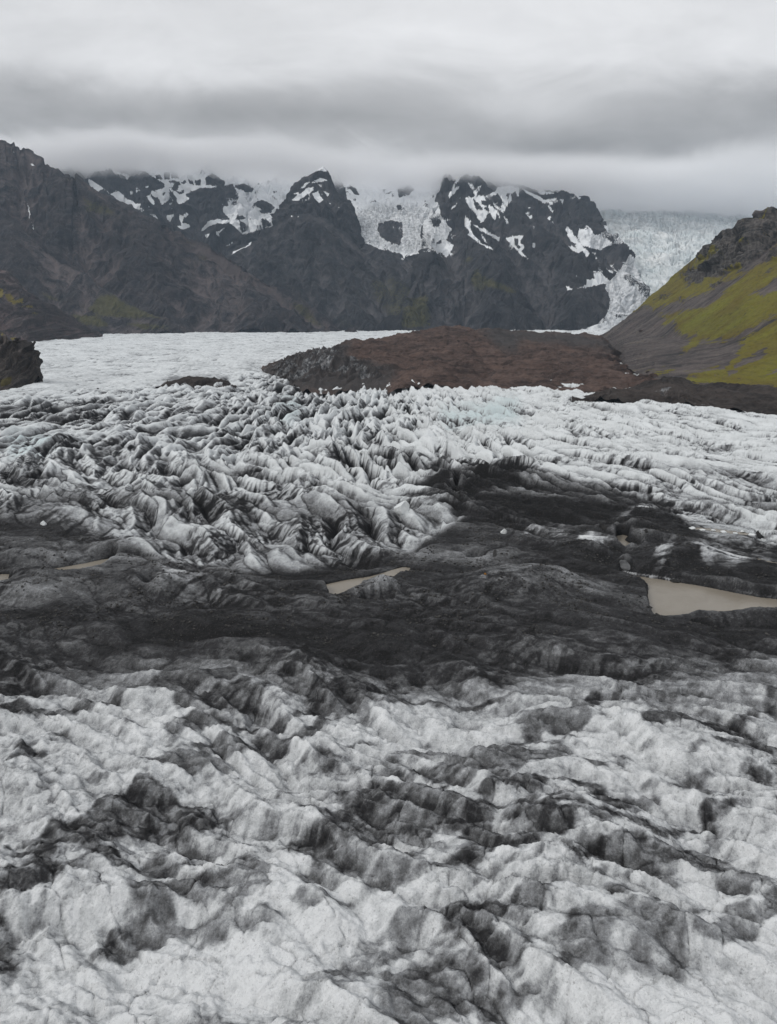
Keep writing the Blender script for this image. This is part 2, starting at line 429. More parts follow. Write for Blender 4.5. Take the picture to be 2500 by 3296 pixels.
loft('snowy_range', [[(100, 900, 6000), (1020, 900, 6000)], [(100, 760, 6500), (500, 800, 6300), (700, 810, 6300), (850, 740, 6500), (1020, 720, 6600)],
                     [(100, 600, 7200), (400, 640, 7000), (560, 660, 7000), (640, 600, 6900), (770, 620, 7100), (800, 680, 7300), (1020, 640, 7400)],
                     [(60, 530, 7600), (190, 543, 7700), (260, 545, 7800), (330, 540, 7900), (400, 535, 8000), (560, 530, 8100), (680, 535, 8100), (760, 560, 8200), (900, 560, 8300), (1020, 560, 8300)]],
     100, 1020, 760, [110, 120, 110], M_far, 'snow streaked rock range whose crest is lost in cloud', 'mountain range', seed=53, snow=snow_b, icy=icy_b,
     gul=((220, 38), (110, 24), (55, 12), (26, 5)), strata=7)

snow_i = raster([Z4((-60, -120), (1000, -120), (1000, 300), (1000, 560), (930, 650), (1010, 700), (940, 800), (920, 760), (820, 770),
                    (800, 740), (620, 790), (540, 770), (400, 750), (200, 680), (50, 590), (110, 440), (60, 330)),
                 Z4((790, 790), (890, 845), (830, 850)), Z4((850, 880), (920, 850), (890, 885)), Z4((950, 955), (990, 940), (960, 967)), Z4((740, 870), (800, 905), (760, 890)), Z4((600, 790), (740, 850), (700, 830))],
                [Z4((330, 500), (430, 470), (550, 490), (550, 600), (520, 700), (440, 680), (350, 620), (320, 560)), Z4((500, 180), (560, 130), (660, 190), (600, 250), (510, 265)), Z4((60, 150), (130, 190), (160, 250), (110, 240)),
                 Z4((810, 470), (900, 465), (880, 520), (820, 540)), Z4((810, 650), (900, 610), (890, 670), (830, 690)), Z4((490, 330), (540, 340), (530, 385), (500, 380)), Z4((90, 280), (130, 280), (120, 300))], blur=1)
icy_i = raster([Z4((40, 590), (130, 400), (300, 330), (480, 330), (600, 330), (850, 400), (800, 600), (900, 600), (850, 740), (560, 770), (200, 690))], blur=8)
moss_i = raster([[(1190, 905), (1250, 890), (1330, 930), (1385, 985), (1380, 1060), (1250, 1060)]], blur=9) * .5


def ice_rough(X, Y, Z, S, L, u, v, at, N, row, rid):
    f1, f2, c = worley(S / 26 + fbm(S / 60, L / 60, 2, 5), L / 20, 3)
    d = at['snow'] * (at['icy'] * (-16 * (1 - sst(f2 - f1, 0, .25)) + 20 * (c - .5)) + 5 * fbm(S / 22, L / 22, 3, 8))
    return X + N[..., 0] * d, Y + N[..., 1] * d, Z + N[..., 2] * d


loft('hanging_glacier', [[(1060, 1085, 5000), (1480, 1085, 5000)], [(1060, 860, 5700), (1300, 870, 5600), (1480, 860, 5700)], [(1060, 760, 6200), (1300, 770, 6200), (1480, 740, 6200)],
                         [(1060, 650, 7000), (1300, 650, 7000), (1480, 630, 7000)], [(1060, 560, 8200), (1480, 555, 8200)]],
     1060, 1480, 460, [60, 80, 90, 70], M_far, 'broken white icefall hanging between the pointed summit and the wide rock massif', 'icefall', seed=61, snow=snow_i, icy=icy_i, moss=moss_i,
     gul=((160, 16), (80, 9), (40, 5)), strata=3, hook=ice_rough)

MASSIF = [(1225, 1090), (1260, 1020), (1300, 960), (1340, 905), (1372, 850), (1382, 760), (1386, 676), (1404, 654), (1411, 622), (1424, 592), (1431, 569), (1440, 562), (1454, 572), (1475, 578), (1510, 572), (1560, 580),
          (1620, 588), (1672, 600), (1700, 608), (1729, 616), (1786, 618), (1830, 622), (1858, 633), (1888, 638), (1897, 658), (1911, 678), (1918, 692), (1934, 715), (1945, 716), (1952, 729),
          (1962, 748), (1990, 765), (2008, 780), (2024, 810), (2026, 825), (2032, 850), (2050, 900), (2080, 1000), (2100, 1090)]
snow_m = raster([Z4((990, 190), (1030, 90), (1070, 90), (1010, 180), (1070, 165), (1010, 230), (960, 290), (965, 240)), Z4((975, 385), (1000, 345), (1055, 310), (1020, 350)), Z4((1065, 315), (1110, 300), (1080, 325)),
                 Z4((1105, 280), (1130, 265), (1180, 270), (1200, 250), (1130, 130), (1180, 150), (1195, 200), (1250, 150), (1260, 160), (1210, 255), (1290, 250), (1380, 215), (1400, 175), (1530, 160),
                    (1600, 190), (1590, 270), (1560, 210), (1520, 240), (1530, 290), (1470, 380), (1450, 420), (1505, 500), (1480, 505), (1440, 400), (1380, 360), (1340, 290), (1280, 270), (1330, 330),
                    (1350, 400), (1320, 400), (1270, 492), (1250, 492), (1170, 390), (1130, 330)),
                 Z4((1340, 340), (1400, 390), (1440, 482), (1390, 415), (1375, 478), (1335, 420)),
                 Z4((1110, 450), (1130, 445), (1165, 480), (1150, 540), (1200, 620), (1270, 690), (1330, 710), (1385, 753), (1290, 715), (1200, 655), (1130, 600), (1150, 580), (1110, 530)),
                 Z4((1160, 490), (1200, 510), (1240, 540), (1280, 540), (1350, 600), (1420, 630), (1415, 660), (1330, 610), (1240, 560)), Z4((1258, 595), (1275, 620), (1310, 690), (1270, 650)),
                 Z4((720, 340), (860, 300), (905, 460), (1000, 470), (930, 480), (985, 560), (930, 650), (1010, 700), (940, 810), (915, 760), (820, 770), (720, 760)),
                 Z5((355, 630), (430, 615), (520, 610), (525, 625), (490, 650), (485, 680), (515, 690), (520, 730), (490, 750), (540, 800), (572, 832), (490, 785), (420, 700), (365, 650)),
                 Z5((480, 175), (560, 215), (640, 250), (700, 285), (760, 285), (800, 265), (820, 290), (875, 285), (865, 328), (840, 295), (800, 322), (730, 332), (640, 285), (560, 240)),
                 Z5((620, 215), (700, 215), (800, 225), (790, 245), (700, 250)), Z5((730, 340), (750, 345), (785, 385), (775, 402), (740, 365)), Z5((920, 260), (1000, 250), (1040, 275), (960, 292)),
                 Z5((885, 530), (920, 530), (960, 590), (1000, 640), (1060, 720), (1115, 770), (1080, 805), (1050, 750), (1010, 765), (920, 700), (1000, 730), (920, 620)), Z5((915, 690), (960, 720), (1015, 780), (960, 750)),
                 Z5((1020, 545), (1060, 550), (1080, 515), (1160, 590), (1160, 610), (1260, 560), (1240, 520), (1300, 520), (1420, 600), (1400, 690), (1330, 680), (1300, 700), (1200, 740), (1050, 700), (1000, 620)),
                 Z5((1165, 800), (1180, 810), (1205, 885), (1192, 890)), Z5((1188, 900), (1220, 890), (1242, 990), (1185, 960)),
                 Z5((1140, 930), (1180, 940), (1290, 1005), (1300, 1045), (1200, 1050), (1100, 1080), (1000, 1090), (910, 1110), (895, 1060), (970, 1090), (1090, 1050), (1080, 1010), (1160, 1000)),
                 Z5((725, 455), (765, 432), (750, 478)), Z5((768, 488), (792, 492), (788, 510)), Z5((548, 432), (597, 440), (575, 463)), Z5((525, 405), (578, 402), (545, 416)), Z5((597, 670), (612, 680), (618, 725), (595, 712)), Z5((598, 518), (622, 535), (612, 547)),
                 Z5((1130, 762), (1172, 770), (1160, 788)), Z5((958, 962), (992, 975), (985, 990)), Z5((1018, 892), (1058, 920), (1040, 927)), Z5((965, 868), (985, 878), (975, 884)), Z5((555, 360), (575, 360), (565, 372)), Z5((1385, 850), (1445, 845), (1420, 858)),
                 Z6((300, 960), (370, 885), (388, 810), (385, 720), (350, 690), (380, 640), (420, 600), (500, 500), (545, 430), (620, 500), (800, 700), (700, 1070), (0, 1070), (0, 1032), (200, 1005))],
                [Z4((1180, 280), (1240, 330), (1270, 380), (1210, 380), (1190, 330)), Z4((1255, 290), (1330, 300), (1340, 340), (1260, 335)), Z4((1340, 270), (1400, 235), (1450, 300), (1380, 320)), Z4((1380, 330), (1440, 310), (1430, 370)),
                 Z4((1275, 370), (1320, 350), (1330, 390)), Z4((1480, 230), (1520, 225), (1490, 290)), Z5((430, 630), (470, 650), (460, 690), (500, 720), (470, 735), (430, 690)), Z4((810, 470), (900, 465), (880, 520), (820, 540)),
                 Z4((850, 480), (895, 470), (880, 520)), Z4((830, 690), (900, 640), (890, 690)), Z5((940, 655), (1000, 690), (960, 700)), Z5((690, 245), (730, 240), (735, 285), (700, 280)), Z5((740, 240), (790, 235), (780, 275)), Z5((1280, 630), (1320, 620), (1330, 700))], blur=0)
icy_m = raster([Z4((720, 340), (1000, 470), (940, 700), (720, 740)), Z5((1000, 600), (1420, 560), (1400, 700), (1200, 750)), Z6((340, 650), (540, 430), (700, 600), (700, 1070), (250, 1000))], blur=6) * .7
moss_m = raster([Z4((1150, 1000), (1200, 900), (1240, 910), (1260, 1000), (1300, 1110), (1200, 1110)), Z4((1060, 850), (1150, 790), (1200, 820), (1110, 860)),
                 [(1540, 880), (1600, 905), (1680, 945), (1640, 945), (1560, 920)], [(1300, 960), (1380, 950), (1390, 1050), (1290, 1060)]], blur=5) * .85
loft('rock_massif', [[(1225, 1092, 4700), (2100, 1092, 4700)], [(1225, 1090, 4750), (1300, 990, 4900), (1372, 920, 5000), (1500, 880, 5100), (1700, 930, 5100), (1900, 960, 5050), (2100, 1090, 4800)],
                     [(1225, 1090, 4780), (1300, 962, 5000), (1372, 855, 5200), (1384, 770, 5600), (1500, 740, 5700), (1700, 760, 5750), (1900, 790, 5750), (2000, 850, 5500), (2100, 1090, 4850)],
                     [(u, v, np.interp(u, [1225, 1372, 1386, 1430, 1600, 1890, 1990, 2100], [4800, 5300, 6300, 7000, 7300, 7000, 6300, 4900])) for u, v in MASSIF]],
     1226, 2099, 900, [110, 110, 140], M_far, 'wide dark rock massif with branching snow gullies between the two icefalls', seed=71, snow=snow_m, icy=icy_m, moss=moss_m,
     gul=((260, 34), (120, 20), (58, 10), (26, 5)), strata=6, hook=ice_rough, keep=.3)

# the great icefall on the right
def icefall_build(P):
    x, y, z = split(P)
    a = tnoise(xyz(x, y * .6, z), .02, 7, .65, .3); b = tnoise(xyz(x, y * .4, z * 1.6), .006, 4, .5)
    c = mixc(((a - .42) * 1.5 + (b - .5) * 1.7 + (tnoise(xyz(x * .35, y * .1, z * 1.3), .012, 5, .6, .8) - .5) * 2.0).clamp(), (.66, .70, .71), (.92, .925, .92))
    c = mixc((tnoise(P, .0045, 3, .5) - .45).clamp() * 1.6, c, (.72, .80, .82))
    return mixc(((tnoise(xyz(x, y * .5, z), .03, 6, .7) - .6) * 5).clamp() * attr('dirt'), c, (.22, .23, .24))


M_icefall = material('broken_glacier_ice', icefall_build, .7, .3, bump=(.06, 8, .8))


def icefall():
    nu, nr = 620, 560
    us = np.linspace(1780, 2720, nu)
    kv = [1100, 1074, 1069, 1045, 1000, 940, 880, 820, 760, 715, 690, 672, 664]
    ky = [4950, 5000, 5030, 5100, 5250, 5500, 5800, 6250, 6800, 7400, 8100, 8800, 9300]
    t = np.linspace(0, 12, nr); v = np.interp(t, range(13), kv); y = np.interp(t, range(13), ky)
    for _ in range(12):
        v[1:-1] = (v[:-2] + 2 * v[1:-1] + v[2:]) / 4; y[1:-1] = (y[:-2] + 2 * y[1:-1] + y[2:]) / 4
    top = np.interp(us, [1780, 1954, 2050, 2175, 2300, 2360, 2720], [-12, -10, -4, 4, 12, 18, 40])
    V = v[:, None] + top[None, :] * sst(-v, -1000, -700)[:, None]
    Y = np.repeat(y[:, None], nu, 1) * (1 + .02 * fbm(np.linspace(0, 5, nu)[None, :] + t[:, None] * 0, t[:, None] * .7 + 0 * us[None, :], 3, 4))
    X = (us[None, :] - CX) / F * Y; Z = H - (V - VH) / F * Y
    L = np.zeros_like(Y); L[1:] = np.cumsum(np.hypot(np.diff(Y, axis=0), np.diff(Z, axis=0)), 0)
    wx = X + 40 * fbm(X / 150, L / 150, 3, 91); wl = L + 40 * fbm(X / 150 + 7, L / 150, 3, 92)
    f1, f2, c = worley(wx / 70, wl / 38, 93); g1, g2, d = worley(wx / 30, wl / 18, 94)
    steep = sst(L, 250, 600)
    D = (-30 * (1 - sst(f2 - f1, 0, .25)) + 34 * (c - .5) - 9 * (1 - sst(g2 - g1, 0, .3)) + 8 * (d - .5) + 75 * fbm(X / 420, L / 150, 3, 95)) * (.12 + .88 * steep)
    D += 3 * fbm(X / 18, L / 18, 3, 96)
    Z = Z + D * .75; Y = Y - D * .55
    X = (us[None, :] - CX) / F * Y
    u, vv = proj(X, Y, Z)
    dirt = np.clip(.25 + sample(raster([Z6((380, 60), (480, 60), (470, 130), (360, 110)), Z6((380, 180), (430, 180), (420, 240)), Z6((780, 300), (900, 380), (920, 500), (800, 420)),
                                        Z6((400, 600), (520, 480), (600, 500), (480, 700), (380, 900), (330, 960)), Z6((380, 250), (520, 330), (520, 420), (430, 350))], blur=10), u, vv), 0, 1)
    structure(grid_mesh('icefall', X, Y, Z, {'dirt': dirt}, M_icefall), 'huge white icefall pouring down between the rock massif and the mossy hill', 'icefall')


icefall()

# ---------------------------------------------------------------- right hill
def hill_y(u, v):
    k = (u - CX) / F - .125; return (100 + 300) / (.7 * k + (v - VH) / F)


HILL = [(1850, 1110), (1905, 1088), (1938, 1076), (1992, 1049), (2029, 1011), (2059, 986), (2092, 951), (2134, 924), (2163, 890), (2200, 859), (2238, 828), (2242, 815), (2258, 807), (2260, 792), (2286, 784),
        (2321, 761), (2330, 744), (2355, 734), (2361, 728), (2374, 709), (2392, 700), (2417, 694), (2430, 677), (2463, 678), (2480, 665), (2500, 663), (2560, 640), (2640, 600)]
CB = [(1850, 1112), (1938, 1080), (2029, 1014), (2092, 955), (2163, 897), (2215, 880), (2260, 885), (2330, 880), (2400, 860), (2440, 835), (2500, 780), (2560, 750), (2640, 700)]
moss_h0 = [Z6((550, 890), (700, 740), (860, 640), (960, 520), (1060, 430), (1200, 430), (1500, 560), (1678, 300), (2000, 300), (2000, 1117), (1678, 1480)),
           [(2500, 700), (2720, 700), (2720, 1270), (2490, 1250), (2310, 1236), (2200, 1225), (2100, 1215), (2080, 1190), (2100, 1150), (2029, 1000), (2092, 940), (2200, 860), (2400, 800)]]
scree = [Z7((150, 440), (560, 270), (640, 210), (720, 200), (800, 290), (880, 340), (870, 400), (960, 420), (1050, 450), (930, 550), (800, 640), (700, 770), (300, 560)),
         Z7((900, 570), (1050, 510), (1100, 470), (1200, 480), (1330, 470), (1420, 490), (1380, 540), (1330, 640), (1280, 700), (1000, 745), (960, 760), (860, 760), (700, 780), (800, 640)),
         Z6((1290, 660), (1500, 480), (1678, 330), (1678, 420), (1520, 520), (1350, 640), (1200, 790), (1060, 850), (900, 880), (740, 880), (730, 840), (980, 770)), Z6((1450, 750), (1678, 610), (1900, 520), (1900, 640), (1678, 700), (1580, 750)),
         Z6((1678, 905), (1500, 960), (1400, 1040), (1300, 1117), (1400, 1075), (1678, 935), (1900, 850), (1900, 830)), Z7((1270, 745), (1400, 625), (1560, 565), (1610, 580), (1420, 665)),
         Z7((1600, 720), (1678, 690), (1678, 750)), Z6((1600, 560), (1678, 520), (1560, 600))]
rockp = [Z6((1100, 370), (1160, 345), (1310, 225), (1340, 215), (1400, 150), (1500, 120), (1678, 50), (1900, 0), (1900, 200), (1678, 330), (1500, 480), (1400, 535), (1320, 545), (1280, 595), (1100, 600), (1060, 560), (1120, 480), (1050, 450)),
         Z6((930, 580), (1050, 530), (1110, 620), (1070, 680), (960, 640)), Z6((770, 760), (830, 740), (830, 780)), Z6((900, 780), (980, 760), (960, 790)), Z6((1560, 480), (1678, 400), (1900, 380), (1900, 480), (1678, 480)), Z6((1150, 650), (1300, 640), (1200, 690))]
moss_h = raster(moss_h0, scree + rockp, blur=2)
moss_h = np.maximum(moss_h, .55 * raster([Z7((930, 550), (1060, 480), (1080, 500), (950, 580)), Z7((700, 690), (880, 690), (860, 720), (740, 745)), Z7((1000, 760), (1200, 660), (1240, 690), (1100, 800), (1060, 810)), Z7((760, 470), (830, 420), (820, 440)),
                                          Z6((1340, 360), (1440, 330), (1400, 370)), Z6((1090, 470), (1250, 360), (1260, 400), (1130, 490)), Z6((1470, 130), (1600, 90), (1678, 70), (1530, 140)), Z6((1380, 165), (1480, 135), (1400, 175))], blur=2) * 1.5)
rock_h = raster(rockp, blur=2)
bright_h = raster([Z6((1300, 380), (1335, 370), (1330, 440), (1295, 478))], blur=2) + .35 * raster([Z6((850, 1000), (1000, 900), (1300, 880), (1500, 800), (1400, 1000), (1100, 1060))], blur=30)


def hill_build(P):
    x, y, z = split(P)
    st = tnoise(xyz(x * .9 + z * 1.1, y * .07 + z * .0, 0.0), .02, 5, .6)
    ay = tnoise(xyz(y, z * .10 + x * .07, x * .02), .05, 6, .68, .3)      # streaks that run down the fall line
    f = tnoise(P, .10, 6, .7); g = tnoise(P, .012, 5, .55)
    sc = mixc(((ay - .5) * 2.8 + (g - .5) * 1.8 + (f - .5) * .9 + .45).clamp(), (.030, .028, .029), (.125, .106, .099))
    sc = mixc(((tnoise(xyz(y, z * .3, x * .3), .016, 4, .5) - .5) * 3).clamp() * .5, sc, (.11, .082, .078))
    sc = mixc(((f - .56) * 3).clamp(), sc, (.19, .17, .16))
    rk = mixc(((f - .5) * 2.6 + (g - .5) * 1.6 + (tnoise(xyz(x, y, z * .35), .06, 5, .6, .5) - .5) * 2.2 + .40).clamp(), (.020, .019, .019), (.125, .113, .105))
    c = mixc(attr('rock').step(.4, .6), sc, rk)
    m1 = mixc(((g - .5) * 2.6 + (f - .5) * 1.4 + .5).clamp(), (.105, .080, .016), (.150, .140, .020))
    m1 = mixc((attr('bright') + (g - .5) * .5).clamp(), m1, (.105, .145, .022))
    m1 = mixc(((f - .47) * 3.2 + (ay - .5)).clamp(), m1, (.050, .038, .018))
    mk = (attr('moss') * .85 + (ay - .5) * 2.1 + (f - .5) * 1.9 + (g - .5) * .8 + .03).step(.40, .62)
    return mixc(mk, c, m1)


M_hill = material('moss_scree_and_tuff', hill_build, .95, .15, bump=(.22, 1.6, .8))


def hill_hook(X, Y, Z, S, L, u, v, at, N, row, rid):
    run = Y + 10 * fbm(X / 60, Y / 60, 2, 137); s1 = fbm(run / 34, (X + Z) / 190, 4, 145); s2 = fbm(X / 40, Y / 40, 4, 146)
    at['moss'] = sample(moss_h, u + 34 * s1 + 8 * s2, v - 26 * s1 + 10 * s2)
    at['rock'] = sample(rock_h, u, v); at['bright'] = sample(bright_h, u, v)
    q = Y * .5 + X
    col_ = ridged(q / 95 + .5 * fbm(q / 120, Z / 90, 2, 7), Z / 170, 3, 131, .4)
    d = at['rock'] * (42 * (col_ - .45) + 11 * fbm(q / 34, Z / 40, 4, 132) - 7 * np.clip(ridged(q / 40, Z / 46, 2, 133) - .62, 0, 1) * 2)
    d = d - at['rock'] * 16 * sst(fbm(q / 60, Z / 26, 3, 134), .45, .8)
    run = Y + 10 * fbm(X / 60, Y / 60, 2, 137)            # rills down the fall line
    rill = ridged(run / 26, (X + Z) / 320, 4, 135, .55)
    d = d + (1 - at['rock']) * (2.6 * (rill - .5) + 1.4 * fbm(X / 26, Y / 40, 4, 136)); at['rill'] = rill
    e = at['moss'] * 1.6 * (fbm(X / 10, Y / 20, 3, 138) + .4); d = d + e
    d = d * np.where(np.abs(row - rid) < 8, .6, 1)
    return X + N[..., 0] * d, Y + N[..., 1] * d, Z + N[..., 2] * d


ft = [(u, v, 97 * F / (v - VH)) for u, v in [(1850, 1106), (1940, 1108), (2010, 1178), (2080, 1226), (2110, 1246), (2240, 1258), (2500, 1264), (2640, 1268)]]
mdl = [(u, v, min(hill_y(u, v), 3300)) for u, v in [(1850, 1109), (1938, 1092), (2029, 1078), (2200, 1092), (2400, 1095), (2640, 1085)]]
cb = [(u, v, min(hill_y(u, v), 3400)) for u, v in CB]
rg = [(u, v, min(hill_y(u, np.interp(u, *zip(*CB))), 3400) * (1 + .10 * max(0, np.interp(u, *zip(*CB)) - v) / 150) + 10) for u, v in HILL]
loft('mossy_hill', [ft, mdl, cb, rg], 1850, 2640, 900, [130, 220, 230], M_hill, 'steep hill with yellow green moss, grey scree and a dark rock crag on top', 'hill', back=(500, 330),
     gul=((90, .6),), strata=.6, seed=81, moss=moss_h, hook=hill_hook, rough=.5, keep=.4, smooth=4)

# ---------------------------------------------------------------- left hill and outcrop
moss_o = raster([Z8((40, 240), (60, 250), (30, 265)), Z8((40, 290), (100, 290), (130, 360), (210, 330), (210, 380), (120, 395), (60, 350)), Z8((170, 400), (300, 405), (290, 425), (190, 420)), Z8((240, 460), (350, 470), (330, 490)),
                 Z8((0, 1060), (110, 1040), (100, 1110), (0, 1130)), Z8((0, 640), (40, 660), (10, 690)), Z8((90, 690), (150, 690), (110, 730)), [(-150, 900), (10, 930), (10, 960), (-150, 960)]], blur=3)
M_lhill = mountain_mat('purple_brown_scree', (.022, .020, .021), (.082, .062, .060), (.19, .16, .022), (.12, .09, .02), nscale=.02)
loft('left_hill', [[(-200, 1120, 2500), (89, 1110, 2680), (143, 1105, 2830), (229, 1099, 3040), (330, 1091, 3320)],
                   [(-200, 940, 2850), (0, 980, 2900), (100, 1020, 2950), (200, 1050, 3050), (330, 1076, 3320)],
                   add_y([(-200, 740), (0, 861), (21, 869), (46, 894), (79, 926), (118, 958), (157, 983), (200, 1008), (250, 1040), (300, 1069), (330, 1080)], 3300, 3360)],
     -200, 329, 480, [110, 150], M_lhill, 'purple brown scree hill with yellow moss ledges at the edge of the white glacier', 'hill', back=(300, 200), moss=moss_o,
     gul=((120, 12), (55, 7), (26, 4), (12, 2)), strata=11, seed=91, keep=.5)


def crag_hook(X, Y, Z, S, L, u, v, at, N, row, rid):
    up = sst(Z, 22, 32)
    d = up * (15 * (ridged(S / 26, Z / 45, 3, 141) - .5) + 6 * fbm(S / 14, Z / 14, 4, 142)) + 1.5 * fbm(S / 5, L / 5, 4, 143)
    return X + N[..., 0] * d, Y + N[..., 1] * d, Z + N[..., 2] * d


M_crag = mountain_mat('dark_crag_rock', (.014, .013, .013), (.062, .054, .050), (.10, .085, .02), (.06, .05, .02), nscale=.08)
loft('rock_crag', [[(-200, 1300, 900), (0, 1262, 985), (50, 1256, 1000), (95, 1244, 1030), (125, 1200, 1060), (140, 1230, 1060)],
                   [(-200, 1215, 960), (0, 1200, 1020), (60, 1198, 1030), (97, 1186, 1050), (118, 1165, 1062), (140, 1222, 1066)],
                   [(-200, 1060, 1060), (0, 1082, 1075), (39, 1083, 1075), (54, 1073, 1078), (72, 1080, 1080), (86, 1097, 1080), (97, 1112, 1080), (111, 1130, 1078), (119, 1146, 1076), (126, 1180, 1072), (140, 1215, 1072)]],
     -200, 139, 420, [90, 150], M_crag, 'dark rounded rock crag standing at the left margin of the glacier', 'rock outcrop', back=(60, 60), moss=moss_o,
     gul=((60, 4), (28, 2.5), (12, 1.2)), strata=1.0, seed=95, rough=.3, keep=.5, hook=crag_hook)

# ---------------------------------------------------------------- the glacier: one fan of points from below the viewpoint to the foot of the mountains
def water_plan(poly, lvl):                              # photo outline -> points on the level water
    return [((u - CX) / F * ((H - lvl) * F / (v - VH)), (H - lvl) * F / (v - VH)) for u, v in poly]


PONDS = [  # outline, level, label
    (G7((415, 768), (500, 748), (560, 735), (630, 724), (700, 715), (770, 698), (830, 680), (880, 664), (930, 652), (985, 655), (965, 675), (945, 695), (880, 730), (800, 752), (735, 752), (690, 760), (655, 780), (655, 800), (600, 822), (520, 838), (455, 845), (460, 810), (430, 778)), -1.0,
     'pale brown meltwater pond in the middle of the dark ice'),
    (G7((640, 890), (720, 872), (800, 866), (885, 858), (872, 880), (840, 900), (700, 905)), -1.2, 'sliver of brown water below the dark undercut ice bank'),
    (G8((648, 448), (690, 444), (738, 456), (693, 476), (745, 502), (825, 542), (790, 546), (745, 524), (700, 542), (668, 520), (655, 490)), 0.0, 'small tan pond in a gap among the dark ice humps'),
    (G8((1530, 590), (1600, 608), (1720, 632), (1720, 672), (1640, 650), (1600, 634), (1560, 632)), 0.0, 'tan pond behind the big striped ice hump'),
    (G8((1090, 392), (1180, 398), (1300, 408), (1420, 424), (1530, 438), (1480, 448), (1380, 436), (1240, 418), (1130, 406)), 1.0, 'narrow grey channel of meltwater lined with white ice lumps'),
    (G6((240, 684), (350, 660), (470, 640), (560, 624), (640, 606), (700, 596), (770, 586), (700, 620), (640, 642), (570, 666), (400, 678)), -1.0, 'shallow meltwater stream running across the dark ice'),
    (G6((-120, 700), (0, 698), (75, 694), (45, 718), (85, 744), (0, 758), (-120, 766)), -1.0, 'brown pond beside a black ice bank near the stream'),
    (G6((-120, 560), (0, 549), (128, 541), (60, 553), (-120, 572)), 0.0, 'thin pale ribbon of water at the foot of the striped ice'),
]
PONDS += [
    (G8((652, 686), (700, 690), (760, 705), (960, 735), (1200, 775), (1400, 815), (1560, 845), (1680, 858), (1900, 876), (2050, 900), (1960, 950), (1678, 950), (1560, 944), (1420, 936), (1300, 948), (1180, 940), (1080, 962), (960, 972), (890, 966), (866, 920), (852, 860), (848, 830), (856, 775), (780, 742), (700, 716)), -1.6,
     'largest tan pond, below the striped ice hump'),
]
LAG = -1.6

NC, NR = 1160, 2040
th = np.linspace(-.66, .66, NC); yr = 92 * np.exp(np.linspace(0, math.log(4750 / 92), NR))
Yg = np.repeat(yr[:, None], NC, 1); Xg = th[None, :] * (Yg + 70)
U0 = CX + F * Xg / Yg; V0 = VH + F * H / Yg             # where the flat ice would be seen


def smask(polys, blur, holes=()): return sample(raster(polys, holes, blur), U0, V0)


def vline(pts): return np.interp(U0, [p[0] for p in pts], [p[1] for p in pts])


lagoon_level = LAG
white = sst(vline([(-300, 1330), (0, 1285), (150, 1275), (350, 1262), (520, 1243), (600, 1236), (740, 1228), (830, 1190), (1000, 1140), (1150, 1100), (1300, 1060), (3000, 1060)]) - V0, -22, 18)
front = sst(V0 - vline([(-300, 1690), (0, 1690), (150, 1690), (280, 1718), (420, 1785), (600, 1822), (800, 1836), (950, 1832), (1200, 1800), (1330, 1760), (1460, 1690), (1600, 1600), (1850, 1590), (2100, 1660), (2300, 1740), (2500, 1760), (3000, 1770)]), -45, 45)
hump = smask([[(1330, 1560), (1432, 1510), (1492, 1500), (1582, 1505), (1709, 1510), (1813, 1540), (1963, 1562), (2068, 1584), (2143, 1614), (2230, 1700), (2160, 1745), (1950, 1740), (1700, 1700), (1520, 1690), (1400, 1640)]], 26)
wx = Xg + 14 * fbm(Xg / 70, Yg / 70, 3, 201); wy = Yg + 14 * fbm(Xg / 70 + 8, Yg / 70, 3, 202)


def rot(x, y, deg): c, s = math.cos(R(deg)), math.sin(R(deg)); return x * c + y * s, -x * s + y * c


Xg = Xg.astype(np.float32); Yg = Yg.astype(np.float32); wx = wx.astype(np.float32); wy = wy.astype(np.float32)


def wedges(x, y, cs, La, L1, L2, ca, sa, seed, var=.9):
    """overlapping tilted blades: the highest of them, how far it stands above the next, its own number"""
    px = x / cs; py = y / cs; ix = np.floor(px); iy = np.floor(py)
    t1 = np.full(x.shape, -9, np.float32); t2 = t1.copy(); cid = t1 * 0
    for i in (-2, -1, 0, 1, 2):
        for j in (-2, -1, 0, 1, 2):
            hx = hsh(ix + i, iy + j, seed); hy = hsh(ix + i, iy + j, seed + 31); hz = hsh(ix + i, iy + j, seed + 63)
            dx = (px - ix - i - hx) * cs; dy = (py - iy - j - hy) * cs
            a = np.abs(dx * ca + dy * sa) / La; b_ = -dx * sa + dy * ca + .15 * (dx * ca + dy * sa) * (hx - .5) * 4
            q = hz * var - a * (.45 + .55 * a) - np.where(b_ > 0, b_ / L1, -b_ / L2)
            t2 = np.maximum(t2, np.minimum(q, t1)); cid = np.where(q > t1, hz, cid); t1 = np.maximum(t1, q)
    return t1, t1 - t2, cid


# which way the blades run: leaning / on the far left, upright in the middle, leaning \\ on the right and in the near left
lean = np.interp(U0, [0, 700, 1150, 1350, 1600, 2500], [-.7, -.5, -.25, .35, .9, 1.1])
lean = lerp(lean, np.interp(U0, [0, 1200, 1400, 2500], [1.0, 1.0, .9, 1.1]), sst(V0, 1400, 1520)) + .45 * fbm(Xg / 130, Yg / 130, 2, 199)
lean = lerp(lean, 3.0 + 0 * lean, front * .8)
ang = np.arctan2(-.8, lean * .6); ca = np.cos(ang).astype(np.float32); sa = np.sin(ang).astype(np.float32)
big = fbm(Xg / 190, Yg / 150, 3, 203)
rt = (sst(U0, 1450, 1900) * (1 - front)).astype(np.float32)
A1, e1, i1 = wedges(wx, wy, 25, 34 + 26 * rt, 17, 6, ca, sa, 211)
A2, e2, i2 = wedges(wx, wy, 12, 19 + 9 * rt, 8.5, 3.0, ca, sa, 212)
A3, e3, i3 = wedges(Xg + 2 * fbm(Xg / 12, Yg / 12, 2, 198), Yg, 4.6, 6.5, 2.2, 1.8, ca, sa, 213)
